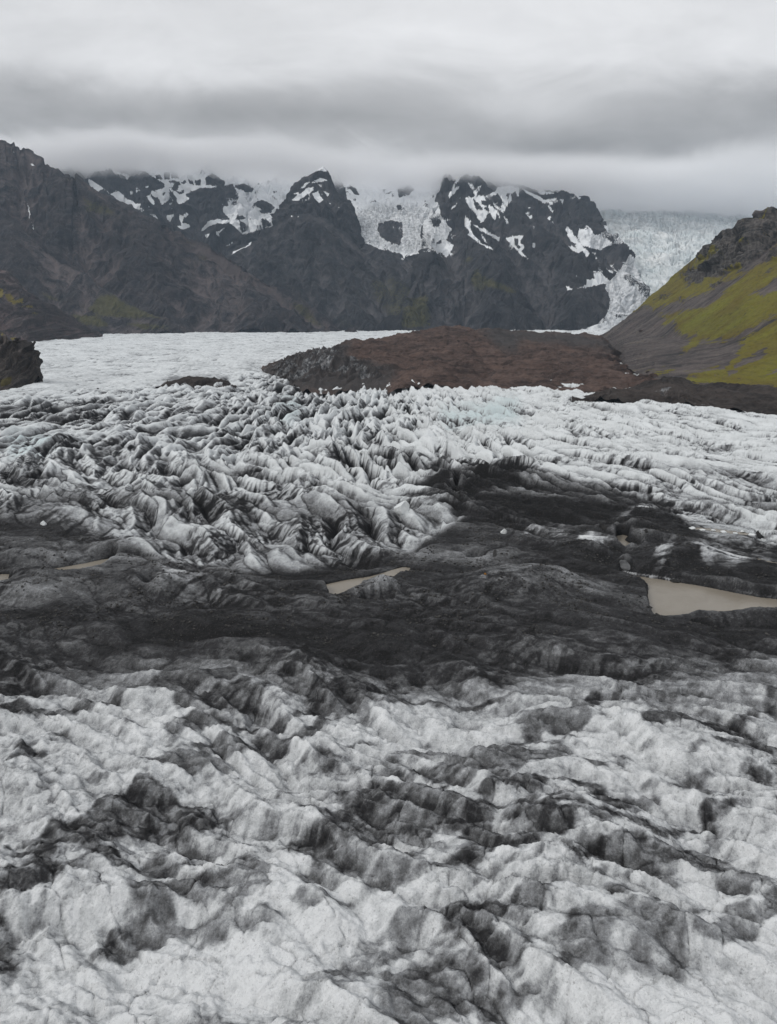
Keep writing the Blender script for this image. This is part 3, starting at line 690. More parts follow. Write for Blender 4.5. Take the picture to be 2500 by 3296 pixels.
a1, b1 = rot(wx, wy, 52)
mid = np.exp(-((U0 - 1250) / 520) ** 2) * sst(V0, 1190, 1270) * (1 - sst(V0, 1500, 1620))      # the tall seracs
D = (1 - white) * (1 - front)
k1 = lerp(6.0, 5.6, sst(U0, 1500, 2000) * (1 - sst(V0, 1600, 1700))) + 2.5 * mid; far_ = 1 - sst(V0, 1380, 1560)
k2 = 2.4 + 2.2 * far_ + 3.6 * mid
h = D * (8 * big + k1 * (A1 - .2) + k2 * A2 + (.8 + .5 * mid) * A3)
h += white * (6.0 * big + 2.4 * A1 + 1.7 * A2 + .5 * A3 + .4 * fbm(Xg / 14, Yg / 9, 3, 218))
h += front * (5.0 * fbm(Xg / 75, Yg / 42, 3, 219) + 1.9 * A1 + .75 * A2 + .22 * A3)
h += D * (.35 * fbm(wx / 9, wy / 6, 4, 220)) + front * (.55 * fbm(wx / 6, wy / 4, 4, 222) + .20 * fbm(wx / 1.5, wy / 1.2, 2, 223))
near = sst(V0, 1985, 2350)
h1, h2, hc_ = worley(Xg / 9 + .5 * fbm(Xg / 14, Yg / 14, 2, 281), Yg / 5, 282); crk4 = 1 - sst(h2 - h1, 0, .05)
h += near * (1.4 * A1 + 1.3 * A2 + .55 * A3 + .5 * (hc_ - .5) - .45 * crk4 + .30 * fbm(Xg / 2.2, Yg / 1.6, 3, 283) + .10 * fbm(Xg / .7, Yg / .6, 3, 284) + .5 * ridged(Xg / 5 + .4 * Yg / 5, Yg / 14, 3, 285))
h += hump * (1.6 * A2 + .7 * A3 + .8 * fbm(wx / 7, wy / 5, 3, 286))
h += hump * 2 - hump * 5 * np.clip(A1 - .1, 0, 1) * .5
# big forms seen in the photograph: (u, v, half-width px, half-depth px, height m)
FORMS = [(1450, 1530, 90, 30, 3), (1700, 1545, 160, 34, 3), (1950, 1640, 170, 40, 3), (1870, 1800, 90, 26, 4.5), (1700, 1790, 160, 36, 4), (2010, 1818, 34, 12, 3.2), (2230, 1795, 170, 32, 6.5), (2440, 1835, 120, 30, 3),
         (1600, 1900, 170, 45, 5), (1780, 1890, 130, 36, 4.0), (1230, 1905, 60, 14, 3.4), (500, 1900, 120, 30, 3), (640, 1880, 90, 25, 2.5), (1080, 1790, 150, 26, 3.2), (150, 1725, 120, 18, 3), (420, 1775, 180, 22, 3), (120, 1800, 200, 22, 2.2), (1200, 1830, 220, 20, 1.5),
         (150, 1490, 150, 40, 7), (2060, 1720, 120, 16, 3), (560, 1660, 160, 30, 4), (250, 1640, 120, 30, 4), (1830, 1450, 160, 40, 4), (870, 1300, 130, 22, 7), (420, 1420, 110, 26, 7), (1020, 1570, 120, 24, 5), (1380, 1400, 60, 24, 6)]
for fu, fv, su, sv, hh in FORMS:
    q = ((U0 - fu) / su) ** 2 + ((V0 - fv) / sv) ** 2
    h += hh * np.exp(-q * 1.1)
HOLES = [(500, 1868, 34, 14, -5), (470, 1890, 28, 20, -5), (1300, 1920, 60, 14, -2.5), (1530, 1790, 26, 9, -5), (1870, 1855, 60, 12, -2), (200, 1735, 80, 10, -3), (1260, 1470, 70, 14, -6), (1470, 1560, 10, 40, -7), (1700, 1690, 160, 14, -3), (300, 1425, 60, 10, -4)]
for fu, fv, su, sv, hh in HOLES:
    h += hh * np.exp(-(((U0 - fu) / su) ** 2 + ((V0 - fv) / sv) ** 2))
h -= (9 + 5 * fbm(Xg / 28, Yg / 28, 3, 256)) * smask([[(850, 1196), (930, 1228), (1030, 1244), (1330, 1226), (1430, 1226), (1530, 1236), (1660, 1246), (1850, 1264), (2010, 1260), (2100, 1248), (2160, 1246), (2160, 1150), (1930, 1100), (1669, 1112), (1330, 1128), (1140, 1146), (995, 1166), (860, 1186)],
                 [(1840, 1294), (2050, 1298), (2300, 1322), (2700, 1350), (2700, 1258), (2300, 1262), (2100, 1258), (1840, 1282)]], 5)
# ponds and the lagoon sink into the ice
h = h + .9 * front
wet = np.zeros_like(h)
def carve(poly, lvl, h, wet, soft):
    pr = []
    for u, v in poly:                                   # photo outline on the water -> where that ground point lies on the flat-ice canvas
        y = (H - lvl) * F / (v - VH); pr.append((u, VH + F * H / y))
    m0 = raster([pr], blur=2); m1 = raster([pr], blur=soft)
    a = sample(m0, U0, V0); b = sample(m1, U0, V0)
    k = sst(b, .03, .40)
    h = lerp(h, np.minimum(h, lvl + .6 + .7 * np.abs(fbm(Xg / 12, Yg / 9, 3, 230))), k)
    h = np.maximum(h, np.where(b > .004, lvl + .35 + .3 * fbm(Xg / 4, Yg / 4, 2, 232), -99))
    h = lerp(h, lvl - 1.6, sst(a, .30, .62))
    return h, np.maximum(wet, sst(a, .08, .4))
for poly, lvl, lab in PONDS: h, wet = carve(poly, lvl, h, wet, 8)
Zg = h

# ash on the ice: bands, fine streaks, hollows, and the dark snout
bl = Zg.copy()
for _ in range(10):
    bl[1:-1] = (bl[:-2] + 2 * bl[1:-1] + bl[2:]) / 4; bl[:, 1:-1] = (bl[:, :-2] + 2 * bl[:, 1:-1] + bl[:, 2:]) / 4
for _ in range(1):
    for s in (4, 8):
        p = np.pad(bl, s, mode='edge'); bl = (p[2 * s:, s:-s] + p[:-2 * s, s:-s] + p[s:-s, 2 * s:] + p[s:-s, :-2 * s] + bl) / 5
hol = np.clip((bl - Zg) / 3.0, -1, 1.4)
hs = Zg.copy()
for _ in range(3):
    hs[1:-1] = (hs[:-2] + 2 * hs[1:-1] + hs[2:]) / 4; hs[:, 1:-1] = (hs[:, :-2] + 2 * hs[:, 1:-1] + hs[:, 2:]) / 4
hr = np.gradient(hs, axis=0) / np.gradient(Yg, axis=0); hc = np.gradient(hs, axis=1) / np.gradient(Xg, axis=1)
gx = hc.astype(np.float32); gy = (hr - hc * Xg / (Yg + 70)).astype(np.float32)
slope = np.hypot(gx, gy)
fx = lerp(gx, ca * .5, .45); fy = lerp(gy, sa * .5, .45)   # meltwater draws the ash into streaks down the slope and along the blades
r1, q1, q2 = gully(wx, wy, fx, fy, 8.0, 241); r2, q1, q2 = gully(Xg, Yg, fx, fy, 3.4, 242)
patch = fbm(Xg / 45, Yg / 40, 4, 243)
streak = np.clip(.85 * sst(r1, .08, .42) + .65 * sst(r2, .10, .45), 0, 1.2) * np.clip(.42 + patch * 1.4, 0, 1.1)
band = fbm(Xg / 85, Yg / 60, 4, 244)
bands2 = perlin(wx / 140, (Yg + .3 * Xg) / 26 + .4 * fbm(Xg / 60, Yg / 60, 2, 246), 245)
crev = 1 - sst(e1, .01, .07); crev2 = 1 - sst(e2, .01, .08); crev3 = 1 - sst(e3, .01, .10)
ash_shade = sst(gx * sa - gy * ca, -.1, .9)                  # ash on one flank of the blades, deepened with painted shade
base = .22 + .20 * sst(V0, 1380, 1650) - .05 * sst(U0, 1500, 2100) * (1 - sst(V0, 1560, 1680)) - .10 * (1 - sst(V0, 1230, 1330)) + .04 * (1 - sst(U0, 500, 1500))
dirt = base + .24 * band + .16 * bands2 + .44 * streak + .32 * hol + .34 * crev + .24 * crev2 * (patch > -.2) + .14 * crev3 * (patch > 0) + .36 * (ash_shade - .35) + .22 * (i1 - .45)  # ash, plus shade painted on the blade flanks
dirt = lerp(dirt, .05 + .14 * np.clip(perlin((Xg + .25 * Yg) / 60 + fbm(Xg / 90, Yg / 200, 2, 247), Yg / 900, 248), 0, 1) + .12 * band + .20 * streak * (.5 + V0 / 2400) + .55 * np.clip(hol, 0, 1) + .16 * crev2 * (patch > .1) + .14 * crev, white)
snout = .86 + .30 * band + .24 * bands2 + .22 * hol + .20 * streak + .16 * crev + .10 * crev2 - .14 * np.clip(-hol, 0, 1)
pale_ice = np.maximum(smask([G7((200, 600), (260, 550), (460, 510), (600, 490), (690, 540), (770, 555), (640, 590), (450, 595), (280, 605)), G7((775, 550), (810, 490), (950, 510), (960, 535), (860, 540)),  # patches of paler, cleaner ice
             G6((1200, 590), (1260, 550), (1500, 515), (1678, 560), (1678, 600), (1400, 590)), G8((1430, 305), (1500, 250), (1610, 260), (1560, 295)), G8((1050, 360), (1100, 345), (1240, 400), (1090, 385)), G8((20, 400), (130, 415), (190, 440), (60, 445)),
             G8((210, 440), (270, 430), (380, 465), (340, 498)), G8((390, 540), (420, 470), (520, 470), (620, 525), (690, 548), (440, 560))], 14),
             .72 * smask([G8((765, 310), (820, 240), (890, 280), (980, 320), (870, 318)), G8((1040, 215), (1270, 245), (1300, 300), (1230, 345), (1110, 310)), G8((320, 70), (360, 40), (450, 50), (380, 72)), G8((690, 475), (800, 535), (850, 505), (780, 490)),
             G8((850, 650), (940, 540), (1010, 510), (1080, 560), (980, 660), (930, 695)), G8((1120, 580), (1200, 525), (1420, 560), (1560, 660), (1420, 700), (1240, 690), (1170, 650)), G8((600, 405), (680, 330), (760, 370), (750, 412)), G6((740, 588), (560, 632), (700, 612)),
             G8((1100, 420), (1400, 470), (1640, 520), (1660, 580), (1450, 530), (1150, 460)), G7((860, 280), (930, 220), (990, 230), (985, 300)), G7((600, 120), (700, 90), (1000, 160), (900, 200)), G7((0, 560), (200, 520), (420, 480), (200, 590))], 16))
pale_ice = pale_ice + .42 * smask([G7((1400, 790), (1678, 790), (1678, 890), (1420, 890)), G8((0, 800), (140, 850), (100, 890), (0, 890)), G6((900, 700), (1250, 690), (1300, 780), (1000, 790)), G6((1100, 800), (1678, 760), (1678, 880), (1100, 880)), G6((100, 560), (540, 520), (540, 590), (200, 620)), G6((450, 400), (900, 420), (900, 540), (560, 520)), G6((1000, 640), (1678, 620), (1678, 700), (1050, 690))], 20)
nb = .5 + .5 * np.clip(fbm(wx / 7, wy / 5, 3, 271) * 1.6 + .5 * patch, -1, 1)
pale_ice = pale_ice + .30 * hump * sst(patch, 0, .5)
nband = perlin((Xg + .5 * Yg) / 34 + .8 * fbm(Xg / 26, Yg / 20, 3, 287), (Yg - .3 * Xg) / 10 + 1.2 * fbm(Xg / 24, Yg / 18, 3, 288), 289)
pale_ice = np.clip(pale_ice, 0, 1.1); pale_ice = np.clip(sst(pale_ice * 1.15 + .55 * (nb - .5) * (pale_ice > .03) - .35 * (r1 > .25) * np.clip(r1, 0, 1) - .3 * np.clip(r2, 0, 1) * .8, .12, .95) * np.clip(pale_ice * 1.5, 0, 1), 0, 1)
snout = snout - pale_ice * .62 - .13 * (1 - sst(U0, 700, 1100)) * (1 - sst(V0, 1780, 1880))
snout = lerp(snout, .47 - .17 * sst(V0, 2250, 2900) + .40 * (sst(nband + .30 * fbm(Xg / 5, Yg / 3.5, 4, 291) + .3 * patch, -.05, .30) - .45) + .14 * patch + .22 * streak + .30 * hol + .14 * crk4 * (patch > .1) + .16 * (ash_shade - .35) + .2 * fbm(Xg / 3, Yg / 2, 3, 290), near)
mixs = np.clip(np.maximum(front, hump), 0, 1); mixs = sst(mixs + .45 * (streak - .35) * (1 - np.abs(mixs * 2 - 1)) + .4 * (.5 - A1) * (1 - np.abs(mixs * 2 - 1)) + .35 * patch * (1 - np.abs(mixs * 2 - 1)) + .25 * (hol + .2) * (1 - np.abs(mixs * 2 - 1)), .12, .88)
dirt = lerp(dirt, snout, mixs * (1 - .25 * pale_ice)); dirt = dirt + .25 * sst(wet, .02, .3) * near
edge = smask([G3((0, 640), (640, 620), (620, 690), (300, 720), (0, 690)), G4((700, 850), (1000, 880), (1100, 1000), (850, 960)), G4((1000, 1080), (1230, 860), (1250, 1000), (1200, 1199)), G4((1500, 960), (1678, 960), (1678, 1199), (1300, 1199), (1380, 1100)),
              G3((1100, 420), (1480, 430), (1460, 500), (1030, 490)), G4((0, 430), (200, 420), (420, 470), (520, 620), (350, 640), (100, 600)), G6((0, 30), (100, 10), (520, 60), (360, 110), (0, 130)), ], 6)
dirt = dirt + edge * .30
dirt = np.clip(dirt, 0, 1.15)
rim = (wet > .02) * sst(Zg, -1.5, -1.2) * (1 - sst(Zg, -.9, -.3)) * np.clip(.5 + patch * 2, 0, 1) * (U0 > 1900); dirt = np.clip(dirt - .6 * rim, 0, 1.15)
blue = np.clip(smask([G4((100, 620), (260, 560), (300, 650), (180, 700)), G3((60, 830), (300, 830), (380, 930), (60, 980)), G4((1150, 620), (1678, 580), (1678, 720), (1200, 720))], 14) * .8 + .15, 0, 1) * (1 - mixs)


def ice_build(P):
    x, y, z = split(P)
    f = tnoise(P, .9, 6, .7); g = tnoise(xyz(x, y, z * 2.5), .12, 6, .65, .5); d = attr('dirt')
    h_ = tnoise(P, 3.2, 4, .75); d = d + (g - .5) * .55 + (f - .5) * .50 + (h_ - .5) * .42
    r = E.nt.nodes.new('ShaderNodeValToRGB'); E.nt.links.new(d.s, r.inputs[0])
    cr = r.color_ramp; cr.interpolation = 'LINEAR'
    for i, (p, c) in enumerate(((0, (.71, .725, .735)), (.22, (.51, .525, .535)), (.42, (.26, .268, .278)), (.62, (.105, .107, .11)), (.80, (.036, .036, .038)), (1.0, (.015, .015, .0155)))):
        e = cr.elements[i] if i < 2 else cr.elements.new(p)
        e.position = p; e.color = (*c, 1)
    c = mixc((attr('blue') * ((.5 - d) * 2).clamp() * .6).clamp(), E(r.outputs[0]), (.46, .60, .62))
    gr = (((tnoise(P, 1.6, 4, .75) - .58) * 6).clamp() + ((h_ - .60) * 6).clamp() * .7).clamp() * attr('grit')
    return mixc(gr, c, (.10, .096, .092))


M_ice = material('ash_streaked_ice', ice_build, .8, .08, bump=(1.1, .55, 1.0))
structure(grid_mesh('glacier', Xg, Yg, Zg, {'dirt': dirt, 'blue': blue, 'grit': mixs * (1 - pale_ice) * (1 - .5 * near)}, M_ice), 'wide crevassed glacier, white far off and ash streaked to nearly black in front', 'glacier')

# ---------------------------------------------------------------- moraines
def mor_build(c1, c2, c3):
    def build(P):
        x, y, z = split(P)
        g = tnoise(P, .012, 6, .6, .4); f = tnoise(P, .13, 6, .7); s = tnoise(xyz(x * .25, y, z * 3), .05, 5, .6)
        c = mixc(((g - .5) * 2.8 + (s - .5) * 2.2 + (f - .5) * 2.0 + .5).clamp(), c1, c2)
        c = mixc(((tnoise(P, .22, 5, .75) - .60) * 6).clamp(), c, c3)
        ic = (attr('ice') * .9 + (tnoise(xyz(x * 1.2 - y * .6, (x + y) * .16, z * .3), .045, 6, .65, .4) - .5) * 1.5).step(.56, .72)
        return mixc(ic, mixc(attr('grey') * .85, c, (.05, .048, .048)), mixc(((f - .4) * 2.5).clamp(), (.035, .035, .037), (.48, .49, .50)))
    return build


M_mor = material('brown_moraine_rubble', mor_build((.034, .024, .021), (.108, .074, .062), (.20, .165, .15)), .95, .15, bump=(.25, 2.0, .9))
M_dmor = material('black_moraine_rubble', mor_build((.022, .019, .018), (.055, .046, .042), (.085, .075, .07)), .95, .15, bump=(.3, 1.5, .9))
ice_mo = raster([G4((-60, 420), (0, 360), (180, 310), (500, 230), (560, 240), (520, 330), (430, 480), (200, 470)), G4((400, 420), (600, 300), (760, 380), (900, 420), (700, 480))], blur=12) * .66
grey_mo = raster([G4((-60, 400), (180, 310), (620, 200), (560, 300), (900, 400), (800, 520), (-60, 520)), G5((0, 130), (300, 150), (560, 190), (700, 300), (560, 260), (300, 220), (0, 190)), G4((1400, 110), (1678, 130), (1678, 260), (1560, 250))], blur=10)


def mor_hook(X, Y, Z, S, L, u, v, at, N, row, rid):
    at['ice'] = sample(ice_mo, u, v); at['grey'] = sample(grey_mo, u, v)
    h = 11 * fbm(X / 110, Y / 150, 4, 251) + 9 * (ridged(X / 75 + .3 * fbm(X / 40, Y / 40, 2, 257), Y / 60, 4, 252) - .3) + 3.0 * fbm(X / 16, Y / 14, 4, 253) + at['ice'] * 24 * (ridged((X - .5 * Y) / 20, (X + Y) / 60, 3, 254) - .3)
    h = h * sst(row, 0, 60) * sst(u, 835, 930) - (1 - sst(row, 0, 70)) * (3 + 9 * np.clip(fbm(X / 30, Y / 30, 3, 255), -.6, 1))
    return X, Y, Z + h


loft('moraine', [[(840, 1190, 1385), (880, 1208, 1250), (930, 1238, 1090), (975, 1256, 1010), (1030, 1262, 990), (1330, 1240, 1000), (1430, 1240, 1020), (1530, 1250, 1000), (1660, 1262, 980), (1850, 1282, 930), (2010, 1275, 950), (2100, 1262, 990), (2160, 1262, 1000)],
                 [(840, 1189, 1395), (880, 1198, 1320), (930, 1205, 1200), (1030, 1185, 1210), (1330, 1180, 1300), (1530, 1180, 1350), (1750, 1190, 1350), (2010, 1225, 1150), (2100, 1243, 1050), (2160, 1255, 1010)],
                 [(840, 1188, 1400), (880, 1184, 1400), (930, 1172, 1400), (1030, 1150, 1450), (1140, 1130, 1600), (1330, 1110, 1750), (1530, 1105, 1800), (1750, 1112, 1900), (1940, 1135, 1800), (2010, 1190, 1400), (2100, 1238, 1080), (2160, 1250, 1020)],
                 [(840, 1186, 1410), (880, 1170, 1460), (920, 1158, 1550), (995, 1143, 1650), (1080, 1117, 1800), (1140, 1101, 1900), (1180, 1106, 1950), (1245, 1088, 2050), (1330, 1068, 2150), (1380, 1058, 2200), (1455, 1052, 2250), (1530, 1058, 2300), (1669, 1064, 2500),
                  (1785, 1075, 2700), (1930, 1083, 2800), (1960, 1105, 2500), (2010, 1165, 1700), (2080, 1210, 1250), (2160, 1248, 1040)]],
     840, 2160, 1000, [90, 130, 150], M_mor, 'long reddish brown moraine of rubble lying across the glacier', 'moraine', back=(400, 60), gul=((120, 3), (50, 2), (22, 1)), strata=1.2, seed=101, rough=.25, hook=mor_hook, keep=.6)
ice_dm = raster([G5((620, 530), (740, 490), (760, 500), (640, 540)), G5((820, 500), (1000, 480), (1100, 560), (940, 560)), G5((1350, 560), (1440, 550), (1450, 580)), G5((1100, 590), (1300, 600), (1250, 640))], blur=4) * .62


def dm_hook(X, Y, Z, S, L, u, v, at, N, row, rid):
    at['ice'] = sample(ice_dm, u, v); at['grey'] = np.zeros(X.shape)
    return X, Y, Z + 2.5 * (ridged(X / 26, Y / 30, 4, 261) - .4) + 1.5 * fbm(X / 14, Y / 14, 4, 262)


loft('dark_moraine', [[(1840, 1300, 860), (1967, 1285, 890), (2050, 1306, 835), (2133, 1312, 820), (2217, 1306, 830), (2300, 1330, 780), (2400, 1338, 760), (2500, 1345, 750), (2700, 1360, 730)],
                      [(1840, 1288, 880), (1967, 1268, 920), (2050, 1262, 910), (2133, 1255, 900), (2300, 1272, 860), (2400, 1280, 840), (2700, 1300, 800)],
                      [(1840, 1280, 900), (1967, 1262, 945), (2060, 1240, 980), (2096, 1222, 1000), (2163, 1215, 1000), (2200, 1220, 1000), (2242, 1238, 990), (2300, 1236, 990), (2384, 1243, 985), (2500, 1246, 980), (2700, 1250, 980)]],
     1840, 2700, 700, [80, 100], M_dmor, 'low black moraine ridge with bare ice patches at the foot of the mossy hill', 'moraine', back=(120, 18), gul=((60, 3), (28, 2), (12, 1)), strata=.5, seed=111, rough=.2, hook=dm_hook, keep=.6)

# a patch of black debris on the white ice
loft('debris_ridge', [[(500, 1252, 1015), (600, 1252, 1015), (760, 1248, 1025)], [(500, 1250, 1025), (545, 1226, 1060), (610, 1212, 1080), (660, 1214, 1085), (720, 1222, 1075), (760, 1246, 1040)]], 500, 760, 260, [60], M_dmor,
     'small black debris ridge lying on the white ice', 'debris ridge', back=(60, 14), gul=((30, 2.2), (14, 1.3)), strata=.3, seed=121, rough=.15, keep=.7,
     hook=lambda X, Y, Z, S, L, u, v, at, N, row, rid: (at.update(ice=.30 + 0 * X, grey=0 * X), (X, Y, Z + 1.2 * fbm(X / 8, Y / 8, 3, 263)))[1])

# ---------------------------------------------------------------- water
def water_mat(name, c1, c2, lag=False):
    m = bpy.data.materials.new(name); m.use_nodes = True; E.nt = m.node_tree
    b = E.nt.nodes['Principled BSDF']; b.inputs['Roughness'].default_value = .14; b.inputs['IOR'].default_value = 1.33
    t = E.nt.nodes.new('ShaderNodeTexCoord'); P = E(t.outputs['Object']); x, y, z = split(P)
    wr = tnoise(P, .012, 4, .6, .5); wr2 = tnoise(P, .03, 4, .6, 1.0)
    n = tnoise(xyz(x * .5 + wr * 60.0, y + wr2 * 45.0, 0.0), .03, 7, .62, .8)
    f = ((n - .5) * 2.6 + .5).clamp()
    if lag: f = ((y + (n - .5) * 190.0).step(275, 170) * .75 + (n - .42) * 1.1).clamp()
    rp = tnoise(xyz(x * .5, y * 1.4, 0.0), 1.7, 5, .62, .4); gust = (tnoise(xyz(x * .4, y, 0.0), .028, 4, .55, .6)).step(.40, .66)
    c = mixc(f, c1, c2)
    E.nt.links.new(mixc(((rp - .47).clamp() * 2.2 * (gust * .8 + .12)).clamp(), c, tuple(v * .5 for v in c1)).s, b.inputs['Base Color'])  # ripple reflections painted as darker streaks in the base colour
    bn = E.nt.nodes.new('ShaderNodeBump'); bn.inputs['Distance'].default_value = .16; bn.inputs['Strength'].default_value = 1.0
    w = rp * (gust * .9 + .15) + tnoise(xyz(x * .7, y, 0.0), 5.0, 3, .6) * .22
    E.nt.links.new(w.s, bn.inputs['Height']); E.nt.links.new(bn.outputs[0], b.inputs['Normal'])
    return m


M_pond = water_mat('silty_meltwater', (.20, .175, .14), (.26, .235, .195))
for poly, lvl, lab in PONDS:                             # the sheet reaches a little under the ice that frames it
    pts = water_plan(poly, lvl); c = np.mean(pts, 0)
    me = bpy.data.meshes.new('pond'); vs = [(c[0] + (p[0] - c[0]) * 1.0, c[1] + (p[1] - c[1]) * 1.0, lvl) for p in pts]
    nrm = [np.subtract(pts[(i + 1) % len(pts)], pts[i - 1]) for i in range(len(pts))]
    out = [(p[0] + n[1] / (np.hypot(*n) + 1e-6) * sg, p[1] - n[0] / (np.hypot(*n) + 1e-6) * sg, lvl) for p, n in zip(pts, nrm)
           for sg in [1.6 * np.sign(sum(a[0] * b[1] - b[0] * a[1] for a, b in zip(pts, pts[1:] + pts[:1])))]]
    me.from_pydata([(c[0], c[1], lvl)] + out, [], [(0, i + 1, (i + 1) % len(out) + 1) for i in range(len(out))]); me.materials.append(M_pond)
    o = bpy.data.objects.new('pond', me); col.objects.link(o); structure(o, lab, 'pond')

# ---------------------------------------------------------------- single stones, slabs and ice blocks
from mathutils import Vector
import bmesh, random
bpy.context.view_layer.update(); dg = bpy.context.evaluated_depsgraph_get()


def ground(u, v):
    d = Vector(((u - CX) / F, 1.0, -(v - VH) / F)).normalized()
    ok, p, n, i, ob, mx = scene.ray_cast(dg, Vector((0, 0, H)), d)
    return p if ok else None


def flat_mat(name, c1, c2, sc):
    return material(name, lambda P: mixc(((tnoise(P, sc, 5, .65) - .5) * 2.4 + .5).clamp(), c1, c2), .85, .15, bump=(sc * 3, .12, .8))


M_blk = flat_mat('black_ash_stone', (.014, .014, .014), (.045, .044, .043), 1.2)
M_gry = flat_mat('grey_basalt_stone', (.05, .05, .05), (.13, .128, .125), 1.2)
M_org = flat_mat('rusty_orange_stone', (.20, .085, .018), (.30, .15, .03), 2.5)
M_brn = flat_mat('dark_brown_stone', (.020, .015, .014), (.065, .050, .045), .5)
M_wic = flat_mat('clean_white_ice', (.50, .53, .54), (.78, .80, .80), .8)
M_gic = flat_mat('grey_ash_dusted_ice', (.03, .03, .031), (.20, .205, .21), .6)


def stone(name, u, v, w, hgt, mat, seed, label, cat, shape='boulder', group=None, depth=.8, tilt=0.0, sink=.25):
    """an angular lump cut by random planes; w, hgt in photo pixels turned into metres by its distance"""
    p = ground(u, v)
    if p is None: return
    k = p.y / F; r = random.Random(seed); bm = bmesh.new()
    bmesh.ops.create_icosphere(bm, subdivisions=4, radius=1)
    cuts = [(Vector((r.uniform(-1, 1), r.uniform(-1, 1), r.uniform(-.5, 1))).normalized(), r.uniform(.55, .85)) for _ in range(11)]
    for vt in bm.verts:
        for n, d in cuts:
            e = vt.co.dot(n) - d
            if e > 0: vt.co -= n * e
        z = (vt.co.z + 1) / 2
        if shape == 'cone': f = max(.06, 1 - z) ** .8 * 1.15; vt.co.x *= f; vt.co.y *= f
        elif shape == 'slab': vt.co.x *= .8 + .35 * (1 - z)
        elif shape == 'wedge': f = 1 - .75 * z; vt.co.x = vt.co.x * f - .45 * z; vt.co.y *= f
    A = np.array([vt.co[:] for vt in bm.verts])
    nz = .10 * fbm(A[:, 0] * 2.2 + seed, A[:, 1] * 2.2 + A[:, 2] * 1.7, 4, seed)
    for vt, q in zip(bm.verts, nz): vt.co *= 1 + q
    me = bpy.data.meshes.new(name); bm.to_mesh(me); bm.free(); me.materials.append(mat)
    o = bpy.data.objects.new(name, me); col.objects.link(o)
    o.scale = (w * k / 2, w * k / 2 * depth, hgt * k / 2); o.rotation_euler = (0, tilt, r.uniform(-.5, .5))
    o.location = (p.x, p.y + w * k * .2, p.z + hgt * k * (.5 - sink))
    o['label'] = label; o['category'] = cat
    if group: o['group'] = group
    return o


stone('boulder', 1561, 1850, 11, 9, M_org, 1, 'small rusty orange boulder alone on the black gravelly ice', 'boulder')
stone('rock_slab', 1593, 1792, 16, 34, M_gry, 2, 'grey rock slab standing upright beside a dark hollow', 'rock slab', 'slab', depth=.35, tilt=.12)
stone('dirt_cone', 2445, 1734, 52, 34, M_blk, 3, 'black pyramid of debris beside the narrow meltwater channel', 'dirt cone', 'cone')
stone('rock_fragment', 1946, 1704, 40, 36, M_blk, 4, 'black pointed rock leaning over the small tan pond', 'rock', 'wedge', tilt=-.3)
stone('rock_fragment', 2085, 1714, 24, 13, M_blk, 5, 'black jagged rock on the dark ice behind the striped hump', 'rock', 'wedge')
stone('boulder', 2175, 1874, 36, 13, M_blk, 6, 'flat black boulder at the edge of the lower tan pond', 'boulder')
stone('boulder', 1312, 1711, 14, 8, M_blk, 7, 'small black boulder resting on a pale ice hump', 'boulder')
stone('boulder', 1063, 1754, 20, 8, M_blk, 8, 'low black boulder on top of the lens shaped white ice', 'boulder')
stone('boulder', 314, 1252, 7, 6, M_blk, 9, 'tiny dark boulder alone on the smooth white glacier', 'boulder')
stone('boulder', 2063, 1068, 15, 10, M_brn, 10, 'dark boulder alone on the upper grey scree slope', 'boulder')
stone('boulder', 2084, 1200, 13, 10, M_brn, 11, 'dark boulder at the foot of the scree beside the brown moraine', 'boulder')
for i, (u, v, w) in enumerate([(1440, 1109, 11), (1395, 1127, 9), (1475, 1099, 10), (1345, 1100, 7), (1560, 1082, 8), (1500, 1140, 7), (1640, 1120, 9), (1250, 1160, 8), (1765, 1135, 8), (1620, 1185, 7)]):
    stone('boulder', u, v, w, w * .75, M_brn, 20 + i, 'dark boulder lying on the reddish brown moraine', 'boulder', group='dark boulders on the brown moraine')
stone('ice_block', 1296, 1652, 58, 52, M_wic, 40, 'tall pale ice block standing beside the dark slope', 'ice block', 'slab', depth=.7, tilt=.25)
stone('ice_block', 142, 1692, 34, 17, M_wic, 41, 'bright white ice chunk lying among grey striped humps', 'ice block', 'wedge', tilt=.3)
stone('ice_block', 1624, 1718, 26, 24, M_wic, 42, 'white ice block wedged in a gap of the black debris', 'ice block', 'slab')
stone('ice_block', 2022, 1826, 74, 40, M_gic, 43, 'grey ash dusted ice block at the head of the lower pond', 'ice block', 'wedge', sink=.4)
for i, (u, v, w) in enumerate([(2230, 1703, 24), (2262, 1709, 20), (2298, 1710, 18), (2330, 1716, 22), (2368, 1719, 16), (2420, 1724, 24), (2390, 1712, 14)]):
    stone('ice_lump', u, v, w, w * .42, M_wic, 50 + i, 'white ice lump lining the narrow meltwater channel', 'ice lump', group='white ice lumps along the meltwater channel')


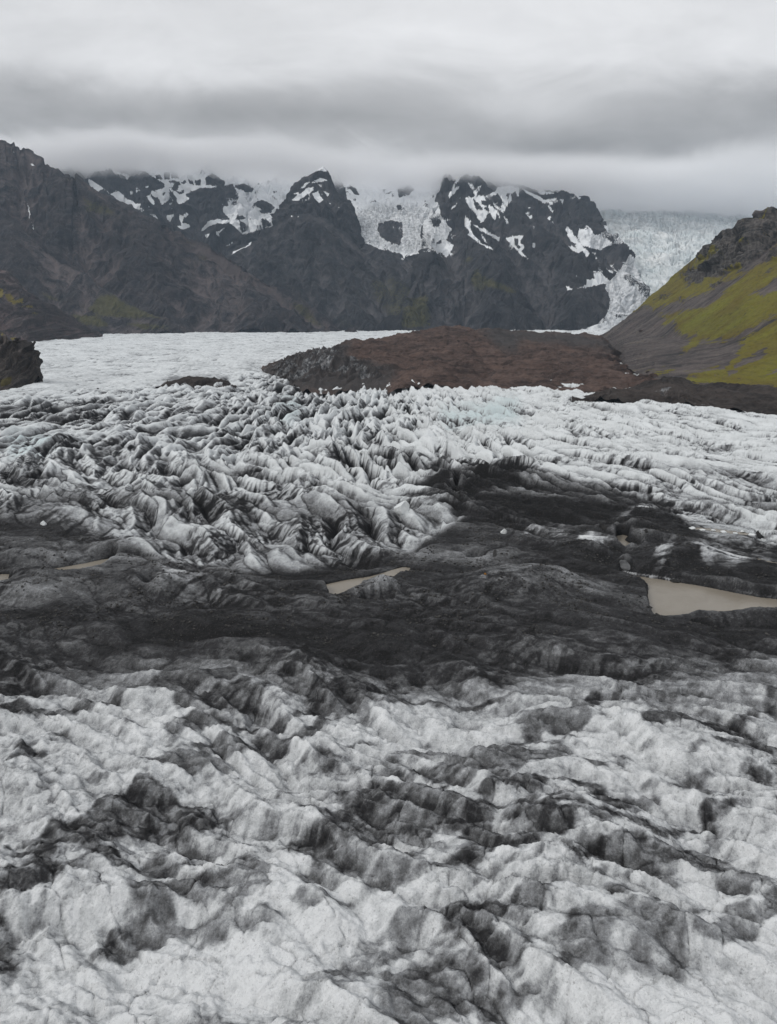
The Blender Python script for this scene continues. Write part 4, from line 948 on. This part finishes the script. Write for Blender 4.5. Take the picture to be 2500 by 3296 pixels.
def rubble():
    r = np.random.RandomState(5); bm = bmesh.new(); bmesh.ops.create_icosphere(bm, subdivisions=1, radius=1)
    bv = np.array([v.co[:] for v in bm.verts]); bf = np.array([[v.index for v in f.verts] for f in bm.faces]); bm.free()
    ok = np.argwhere((mixs > .75) & (pale_ice < .25) & (wet < .05) & (V0 > 1690) & (V0 < 2060) & (np.abs(Xg / Yg) < .56) & (fbm(Xg / 18, Yg / 18, 3, 270) > .05))
    pick = ok[r.choice(len(ok), 9000, p=None)]
    V, Fc = [], []
    for n, (i, j) in enumerate(pick):
        sz = .10 + .5 * r.rand() ** 5
        p = bv * (1 + .35 * r.randn(*bv.shape) * .5) * (sz * r.uniform(.8, 1.3), sz * r.uniform(.7, 1.2), sz * .7)
        V.append(p + (Xg[i, j] + r.uniform(-.3, .3), Yg[i, j] + r.uniform(-.3, .3), Zg[i, j] + sz * .2)); Fc.append(bf + n * len(bv))
    me = bpy.data.meshes.new('rubble'); me.from_pydata(np.concatenate(V).tolist(), [], np.concatenate(Fc).tolist()); me.materials.append(M_rub)
    o = bpy.data.objects.new('rubble', me); col.objects.link(o); o['kind'] = 'stuff'; o['label'] = 'loose dark stones strewn over the black ice'; o['category'] = 'rubble'


M_rub = material('mixed_dark_rubble', lambda P: mixc(((tnoise(P, .9, 4, .7) - .5) * 3 + .4).clamp(), (.015, .015, .015), (.10, .096, .092)), .9, .1)
rubble()

# ---------------------------------------------------------------- air
def box(name, x0, x1, y0, y1, z0, z1, mat):
    me = bpy.data.meshes.new(name)
    v = [(x, y, z) for z in (z0, z1) for y in (y0, y1) for x in (x0, x1)]
    me.from_pydata(v, [], [(0, 2, 3, 1), (4, 5, 7, 6), (0, 1, 5, 4), (2, 6, 7, 3), (0, 4, 6, 2), (1, 3, 7, 5)])
    me.materials.append(mat); o = bpy.data.objects.new(name, me); col.objects.link(o); o['kind'] = 'stuff'; return o


def volume_mat(name, colr, dens):
    m = bpy.data.materials.new(name); m.use_nodes = True; n = m.node_tree; E.nt = n; n.nodes.clear()
    out = n.nodes.new('ShaderNodeOutputMaterial'); pv = n.nodes.new('ShaderNodeVolumePrincipled')
    pv.inputs['Color'].default_value = (*colr, 1); pv.inputs['Anisotropy'].default_value = .0
    n.links.new(pv.outputs[0], out.inputs['Volume'])
    if callable(dens):
        t = n.nodes.new('ShaderNodeTexCoord'); n.links.new(dens(E(t.outputs['Object'])).s, pv.inputs['Density'])
    else: pv.inputs['Density'].default_value = dens
    return m


def cloud_density(P):
    x, y, z = split(P)
    n = tnoise(xyz(x * 1.0, y * .7, z * 2.2), .0011, 4, .55, .6)
    basez = 1320.0 - (y - 7000.0) * .05 + (n - .5) * 340.0 - exp2d(x, y, 3000.0, 1500.0, 9000.0, 1900.0) * 260.0 + exp2d(x, y, -2700.0, 1700.0, 7700.0, 1500.0) * 130.0 - exp2d(x, y, 1050.0, 1100.0, 7300.0, 1300.0) * 190.0
    k = ((z - basez) / 190.0).clamp()
    return k * k * (1.0 - ((z - E.m('MAXIMUM', basez + 130.0, 1360.0)) / 220.0).clamp()) * (y + (n - .5) * 900.0).step(6350, 7000) * .0095


o = box('cloud_bank', -7000, 7000, 6300, 11500, 950, 1850, volume_mat('summit_cloud', (.99, .992, 1.0), cloud_density))  # cloud volume over the summits, overlapping the haze box
o['label'] = 'soft grey cloud bank resting on the mountain crests'; o['category'] = 'cloud_bank'
o = box('haze', -9000, 9000, -300, 13000, -12, 1960, volume_mat('air_haze', (.66, .82, 1.0), 2.0e-5))
o['label'] = 'thin blue haze filling the valley air'; o['category'] = 'haze'
